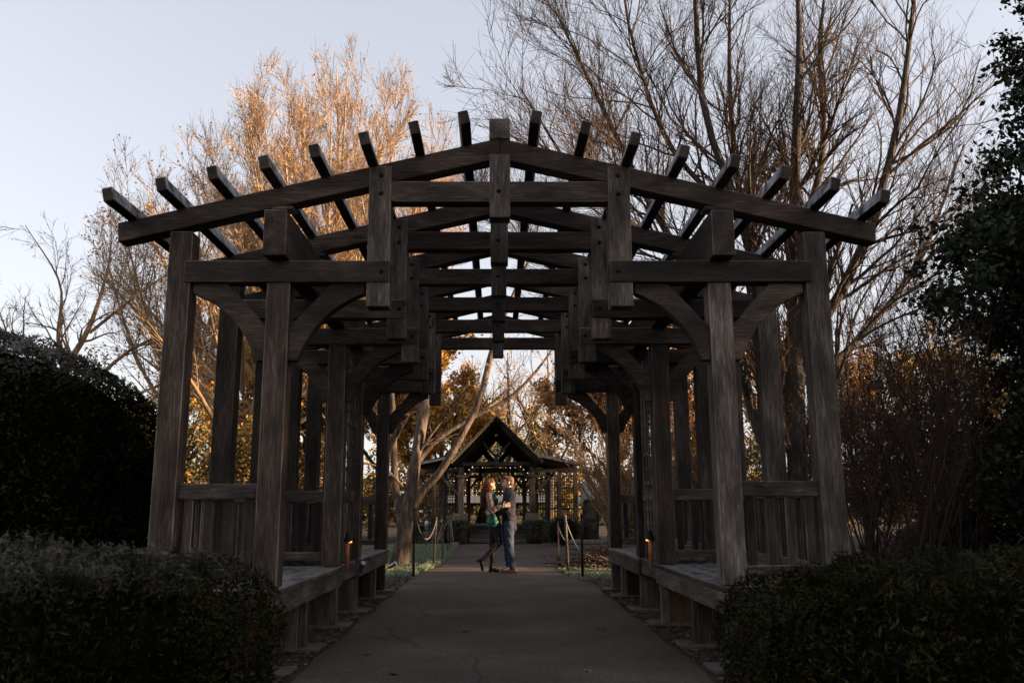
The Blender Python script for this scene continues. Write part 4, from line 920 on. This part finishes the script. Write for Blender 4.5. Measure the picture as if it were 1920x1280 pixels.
# ------------------------------------------------------------------ litter along the benches and single leaves on the path
n = 2600; s_ = np.where(rng.random(n) < .5, -1, 1); yy = rng.uniform(5.5, 15.0, n); xx = s_ * (1.47 + np.abs(rng.normal(0, .22, n))); 
pp = np.stack([xx, yy, rng.uniform(.008, .03, n)], 1)
V, F = leaves(pp, .055, .6, up=(0, 0, 0)); V[:, 2] = .014 + (V[:, 2] - .02) * .35 + .006; V[:, 2] = np.maximum(V[:, 2], .004)
tag(link('leaf_litter', npmesh('leaf_litter', V, F), LITTER), 'dead leaves gathered along both edges of the path under the benches', 'leaves', kind='stuff')
def leaf_thing(x, y, s, lab, c):
    me = bpy.data.meshes.new('leaf'); k = 10; V = [(0, 0, .004)]
    for i in range(k):
        a = i * 2 * math.pi / k; r = s * (1 if i % 2 == 0 else .55); V.append((r * math.cos(a), r * .8 * math.sin(a), .004 + s * .25 * ((i * 7) % 3) / 2))
    me.from_pydata(V, [], [(0, 1 + i, 1 + (i + 1) % k) for i in range(k)]); me.update()
    o = link('fallen_leaf', me, c); o.location = (x, y, .011); o.rotation_euler = (0, 0, x * 9); tag(o, lab, 'leaf', 'single leaves lying on the path')
LB, LP = flat('brown_dead_leaf', (.07, .035, .02)), flat('pale_dead_leaf', (.2, .15, .09))
for x, y, s, lab, c in ((.0, 7.9, .028, 'small pale leaf in the middle of the path', LP), (-.32, 8.6, .055, 'curled brown leaf left of the middle of the path', LB), (.98, 8.7, .05, 'brown leaf near the right edge of the path', LB),
                        (-1.08, 7.3, .04, 'dark leaf near the left edge of the path in front', LB), (-.75, 6.45, .055, 'brown leaf low on the left of the path', LB), (-.30, 22.5, .06, 'reddish leaf on the path left of the couple', LB), (.62, 6.5, .04, 'pale leaf low right of the middle of the path', LP)):
    leaf_thing(x, y, s, lab, c)

# ------------------------------------------------------------------ the couple
def remesh(name, prims, vox, mat, parent, it=4, noise=0.0):
    u_, v_ = 14, 9; th = np.arange(u_) * 2 * np.pi / u_; ph = np.linspace(0, np.pi, v_)[1:-1]
    US = np.concatenate([[[0, 0, 1.]], np.stack([np.sin(ph)[:, None] * np.cos(th), np.sin(ph)[:, None] * np.sin(th), np.cos(ph)[:, None] + 0 * th], -1).reshape(-1, 3), [[0, 0, -1.]]])
    T3 = []; last = len(US) - 1
    for j in range(u_):
        j2 = (j + 1) % u_; T3 += [(0, 1 + j, 1 + j2), (last, last - u_ + j2, last - u_ + j)]
        for i in range(v_ - 3):
            q = 1 + i * u_; T3 += [(q + j, q + u_ + j, q + u_ + j2), (q + j, q + u_ + j2, q + j2)]
    T3 = np.array(T3); parts = []
    for p in prims:
        if p[0] == 'e': c, r = A(p[1], float), A(p[2], float); parts.append((c + US * r, T3))
        else:
            _, a, ra, b, rb = p[:5]; a, b = A(a, float), A(b, float); fl = p[5] if len(p) > 5 else 1.0
            n = max(3, int(np.linalg.norm(b - a) / (min(ra, rb) * .35)))
            for t_ in np.linspace(0, 1, n + 1): r = ra + (rb - ra) * t_; parts.append((a + (b - a) * t_ + US * A([r, r * fl, r]), T3))
    t = bpy.data.objects.new('t', npmesh(name, *merge(parts))); col.objects.link(t)
    m = t.modifiers.new('r', 'REMESH'); m.mode = 'VOXEL'; m.voxel_size = vox
    m2 = t.modifiers.new('s', 'SMOOTH'); m2.iterations = it; m2.factor = .5
    dg = bpy.context.evaluated_depsgraph_get(); out = bpy.data.meshes.new_from_object(t.evaluated_get(dg)); bpy.data.objects.remove(t)
    if noise:
        for v in out.vertices:
            c = v.co; k = math.sin(c.z * 55 + c.x * 30 + 3 * math.sin(c.y * 18)) * math.sin(c.z * 21 - c.x * 38 + c.y * 25)
            v.co = c + v.normal * noise * k
    out.polygons.foreach_set('use_smooth', np.ones(len(out.polygons), bool)); out.materials.clear(); out.materials.append(mat); out.name = name
    return link(name, out, None, parent)
CY = 16.45
def Q(px, py, y=0.0): return Vector(((px - 933.4) / 102.8 - .0, y, (1074 - py) / 102.8))
def cloth(name, c, rough=.85, scale=40, bump=.3, spots=None, sheen=0):
    m, nt, b = newmat(name); tc = N(nt, 'TexCoord'); g = N(nt, 'TexNoise', Scale=float(scale), Detail=3.0); nt.links.new(tc.outputs['Object'], g.inputs[0])
    o = ramp(nt, [(.35, tuple(v * .75 for v in c)), (.65, tuple(v * 1.25 for v in c))], g.outputs[0]).outputs[0]
    if spots:
        v = N(nt, 'TexVoronoi', Scale=22.0); nt.links.new(tc.outputs['Object'], v.inputs[0])
        f = ramp(nt, [(.25, (1, 1, 1)), (.4, (0, 0, 0))], v.outputs['Distance']).outputs[0]; cc = ramp(nt, spots, v.outputs['Color']).outputs[0]; o = mixc(nt, f, o, cc)
    nt.links.new(o, b.inputs['Base Color']); b.inputs['Roughness'].default_value = rough
    bp = N(nt, 'Bump', Strength=bump, Distance=.004); nt.links.new(g.outputs[0], bp.inputs['Height']); nt.links.new(bp.outputs[0], b.inputs['Normal']); return m
SKIN = cloth('skin', (.60, .37, .26), .5, 12, .05); NAVY = cloth('navy_shirt', (.013, .013, .026), .8, 60)
DENIM = cloth('denim', (.032, .043, .075), .9, 50); BROWN = cloth('brown_leather', (.12, .045, .022), .4, 20)
GREEN = cloth('green_satin', (.006, .075, .05), .5, 14); SHEER = cloth('floral_sheer', (.20, .13, .10), .6, 30, .2, [(0, (.45, .05, .04)), (.4, (.3, .2, .16)), (.7, (.06, .09, .04)), (1, (.55, .25, .2))])
BLACK = cloth('black_tights', (.010, .008, .009), .7, 40); BOOT = cloth('black_leather', (.010, .009, .010), .35, 20)
HAIRM = cloth('brown_hair', (.12, .062, .032), .6, 60); HAIRW = cloth('auburn_hair', (.10, .035, .016), .5, 60); DARK = flat('eye_dark', (.02, .012, .01), .2); LIP = flat('lip', (.35, .11, .09), .5)

def head_prims(c, f, s=1.0, tilt=0.0):
    """c head centre, f=+1/-1 facing along X; skull, brow, jaw, nose, chin, ears"""
    v = lambda x, y, z: c + Vector((f * x * s, y * s, z * s))
    E = lambda x, y, z, a, b, d: ('e', v(x, y, z), (a * s, b * s, d * s))
    return [E(-.012, 0, .022, .098, .076, .098), E(.018, 0, -.03, .075, .062, .075), E(.052, 0, -.078, .034, .036, .030), E(.0, 0, -.06, .06, .055, .05),
            ('c', v(.082, 0, .02), .012 * s, v(.108, 0, -.018), .013 * s), E(.074, 0, .036, .022, .055, .016), E(.084, 0, -.052, .016, .026, .012),
            E(-.012, .074, -.008, .018, .012, .030), E(-.012, -.074, -.008, .018, .012, .030)]
def hand_prims(w, d, side, s=1.0, curl=.35, nrm=Vector((0, -1, 0))):
    """w wrist, d direction of the fingers, nrm back-of-hand direction, side: direction to the thumb"""
    d = d.normalized(); side = side.normalized(); P_ = []
    palm = w + d * .05 * s
    P_.append(('c', w, .026 * s, w + d * .055 * s, .030 * s, .75)); 
    for i, (o, L) in enumerate(((.030, .070), (.011, .080), (-.009, .074), (-.028, .058))):
        a = w + d * .078 * s + side * o * s; k = a + d * L * .5 * s + side * o * .25 * s - nrm * .006 * s; e = k + (d * (1 - curl) - nrm * curl).normalized() * L * .55 * s
        P_ += [('c', w + d * .045 * s + side * o * .8 * s, .013 * s, a, .0105 * s), ('c', a, .0105 * s, k, .0095 * s), ('c', k, .0095 * s, e, .008 * s)]
    a = w + d * .02 * s + side * .028 * s; k = a + (side * .8 + d * .6).normalized() * .042 * s; e = k + (side * .35 + d).normalized() * .034 * s
    return P_ + [('c', a, .014 * s, k, .012 * s), ('c', k, .012 * s, e, .0095 * s)]

# man, on the right, facing left
man = tag(empty('person', (0, CY, 0)), 'man in navy shirt, jeans and brown shoes holding the woman by the waist', 'person')
hc = Q(953, 904.5)
sn, sf = Q(955, 930, -.185), Q(954, 930, .185); en, ef = Q(951, 959, -.25), Q(948, 958, .22); wn_, wf = Q(927, 961, -.21), Q(925, 958, .17)
hip = [Q(953.5, 988, -.09), Q(952, 988, .09)]; kn = [Q(955.5, 1026, -.10), Q(952, 1026, .09)]; an_ = [Q(960.5, 1062, -.10), Q(954.5, 1062, .10)]
body = head_prims(hc, -1, .96) + [('c', Q(955, 908), .056, Q(956, 922), .062), ('c', Q(955, 932), .095, Q(954, 980), .095, 1.25), ('c', sn, .05, en, .043), ('c', en, .043, wn_, .03), ('c', sf, .05, ef, .043), ('c', ef, .043, wf, .03)]
for h_, k_, a_ in zip(hip, kn, an_): body += [('c', h_, .085, k_, .058), ('c', k_, .056, a_, .04), ('c', a_, .04, a_ + Vector((-.14, 0, -.07)), .03)]
body += hand_prims(wn_ + Vector((-.01, 0, 0)), Vector((-1, .25, -.05)), Vector((0, -.3, 1)), 1.0, .3, Vector((-.2, -1, 0))) + hand_prims(wf, Vector((-1, -.2, .0)), Vector((0, .3, 1)), 1.0, .4, Vector((-.2, 1, 0)))
remesh('body', body, .0062, SKIN, man, 3)
shirt = [('c', Q(955.5, 928), .118, Q(954, 950), .135, 1.32), ('c', Q(954, 950), .135, Q(954.5, 984), .125, 1.30), ('e', Q(955, 924), (.10, .17, .06)), ('c', Q(956, 917), .070, Q(956, 921), .074),
         ('c', sn, .074, en, .060), ('c', en, .060, wn_ + Vector((.03, 0, 0)), .042), ('c', sf, .074, ef, .060), ('c', ef, .060, wf + Vector((.03, 0, 0)), .042), ('c', Q(957, 975), .11, Q(960, 990), .095, 1.35), ('c', Q(951, 975), .10, Q(950, 984), .095, 1.4)]
remesh('shirt', shirt, .011, NAVY, man, 4, .006)
tr = []
for h_, k_, a_ in zip(hip, kn, an_): tr += [('c', h_ + Vector((0, 0, .03)), .108, k_, .078), ('c', k_, .078, a_ + Vector((0, 0, -.01)), .066)]
remesh('trousers', tr, .011, DENIM, man, 3, .006)
for a_ in an_:
    g = a_.copy(); g.z = 0
    remesh('shoe', [('c', g + Vector((.045, 0, .052)), .048, g + Vector((-.02, 0, .05)), .046), ('c', g + Vector((-.02, 0, .042)), .042, g + Vector((-.19, 0, .034)), .034, 1.15), ('c', g + Vector((.01, 0, .08)), .045, g + Vector((0, 0, .10)), .045)], .008, BROWN, man, 2)
    box('sole', g.x - .235, g.x + .10, g.y - .046, g.y + .046, 0.010, .03, BOOT, man)
remesh('hair', [('e', hc + Vector((.022, 0, .048)), (.096, .080, .080)), ('e', hc + Vector((.060, 0, .0)), (.052, .076, .075)), ('e', hc + Vector((-.040, 0, .092)), (.058, .062, .036)), ('e', hc + Vector((-.062, 0, .088)), (.03, .05, .03))], .008, HAIRM, man, 2, .004)
for s in (-1, 1):
    o = link('eye', bpy.data.meshes.new('eye'), None, man); bm = bmesh.new(); bmesh.ops.create_uvsphere(bm, u_segments=10, v_segments=6, radius=.010); bm.to_mesh(o.data); bm.free(); o.data.materials.append(DARK); o.location = hc + Vector((-.079, s * .030, .018))
box('belt_edge', hc.x - .02, hc.x - .01, -.005, .005, 1.0, 1.01, NAVY, man)
bpy.data.objects.remove(bpy.data.objects['belt_edge'])
# woman, on the left, facing right
wom = tag(empty('person', (0, CY - .01, 0)), 'woman with long curly auburn hair in green top and black tights, one foot lifted', 'person')
hw = Q(920.5, 908)
sn, sf = Q(916, 929, -.155), Q(918, 929, .155); en, ef = Q(922, 957, -.27), Q(926, 952, .26); wn_, wf = Q(942, 950, -.30), Q(944, 944, .28)
body = head_prims(hw, 1, .90) + [('c', Q(919, 912), .045, Q(918, 924), .050), ('c', Q(918, 930), .095, Q(924, 958), .085, 1.3), ('c', Q(924, 958), .09, Q(925, 982), .11, 1.35),
        ('c', sn, .042, en, .034), ('c', en, .034, wn_, .024), ('c', sf, .042, ef, .034), ('c', ef, .034, wf, .024)]
legs = [(Q(927, 984, -.07), Q(935.5, 1017, -.09), Q(906.5, 1046, -.09)), (Q(923, 984, .08), Q(922.5, 1020, .08), Q(922, 1056, .08))]
for h_, k_, a_ in legs: body += [('c', h_, .082, k_, .052), ('c', k_, .050, a_, .034)]
body += hand_prims(wn_, Vector((1, .05, .30)), Vector((-.3, 0, 1)), .95, .15, Vector((0, -1, 0))) + hand_prims(wf, Vector((1, 0, .25)), Vector((-.3, 0, 1)), .95, .2, Vector((0, 1, 0)))
remesh('body', body, .0062, SKIN, wom, 3)
remesh('top', [('c', Q(918, 929), .102, Q(921, 942), .112, 1.28), ('c', Q(921, 942), .112, Q(923, 957), .094, 1.3), ('c', Q(923, 957), .094, Q(925, 976), .118, 1.35), ('c', Q(925, 974), .122, Q(925, 980), .138, 1.3), ('e', Q(925, 985), (.135, .17, .055)), ('e', Q(927, 938), (.07, .12, .06)), ('e', Q(917.5, 926), (.07, .13, .045))], .010, GREEN, wom, 4, .006)
remesh('sleeve', [('c', sn, .060, en, .060), ('c', en, .060, wn_ + Vector((-.05, 0, 0)), .040)], .009, SHEER, wom, 3, .006)
remesh('sleeve', [('c', sf, .060, ef, .060), ('c', ef, .060, wf + Vector((-.05, 0, 0)), .040)], .009, SHEER, wom, 3, .006)
remesh('cuff', [('c', wn_ + Vector((-.055, 0, -.01)), .036, wn_ + Vector((-.01, 0, 0)), .032)], .007, GREEN, wom, 2)
tg = []
for h_, k_, a_ in legs: tg += [('c', h_, .086, k_, .063), ('c', k_, .061, (k_ + a_) / 2, .054), ('c', (k_ + a_) / 2, .054, a_, .040)]
remesh('tights', tg, .009, BLACK, wom, 3)
g = Q(922, 1074, .08)
remesh('boot', [('c', g + Vector((-.01, 0, .17)), .046, g + Vector((-.015, 0, .09)), .046), ('c', g + Vector((-.01, 0, .075)), .044, g + Vector((.13, 0, .032)), .030), ('c', g + Vector((-.035, 0, .065)), .03, g + Vector((-.045, 0, .02)), .022)], .007, BOOT, wom, 2)
a_ = legs[0][2]; d1 = (Q(905, 1073, -.09) - a_)   # lifted foot: toe towards the ground, heel up behind
remesh('boot', [('c', a_ + Vector((.02, 0, .03)), .045, a_ + Vector((-.04, 0, -.02)), .048), ('c', a_ + Vector((-.05, 0, -.035)), .044, a_ + Vector((-.02, 0, -.20)), .030), ('c', a_ + Vector((-.075, 0, -.03)), .030, a_ + Vector((-.125, 0, -.035)), .020)], .007, BOOT, wom, 2)
remesh('hair', [('e', hw + Vector((-.024, 0, .034)), (.092, .080, .085)), ('e', hw + Vector((-.065, 0, -.05)), (.055, .085, .11)), ('c', hw + Vector((-.075, 0, -.1)), .075, hw + Vector((-.10, 0, -.30)), .055, 1.4)], .010, HAIRW, wom, 2, .010)
n = 130; m = 22; t = np.linspace(0, 1, m); th = rng.uniform(0, 2 * np.pi, n); ph = rng.uniform(0, 6.28, n); rad = rng.uniform(.014, .028, n); L = rng.uniform(.30, .50, n)
sx = hw.x - .055 + .045 * np.cos(th); sy = .075 * np.sin(th); P = np.zeros((n, m, 3)); tw = 2 * np.pi * rng.uniform(5, 8, n)
P[:, :, 0] = (sx)[:, None] - .055 * t[None] + .05 * np.cos(th)[:, None] * np.sin(t * 2.4)[None] + rad[:, None] * np.cos(tw[:, None] * t + ph[:, None])
P[:, :, 1] = sy[:, None] * (1 + .55 * np.sin(t * 2.6))[None] + rad[:, None] * np.sin(tw[:, None] * t + ph[:, None]); P[:, :, 2] = hw.z + .06 - L[:, None] * t
part_mesh('curls', tubes(P, np.full((n, m), .006) * np.linspace(1.1, .5, m)[None], 4), HAIRW, wom, smooth=True, kind='stuff')
for s in (-1, 1):
    o = link('eye', bpy.data.objects[[c.name for c in man.children if c.name.startswith('eye')][0]].data, None, wom); o.location = hw + Vector((.074, s * .028, .017))
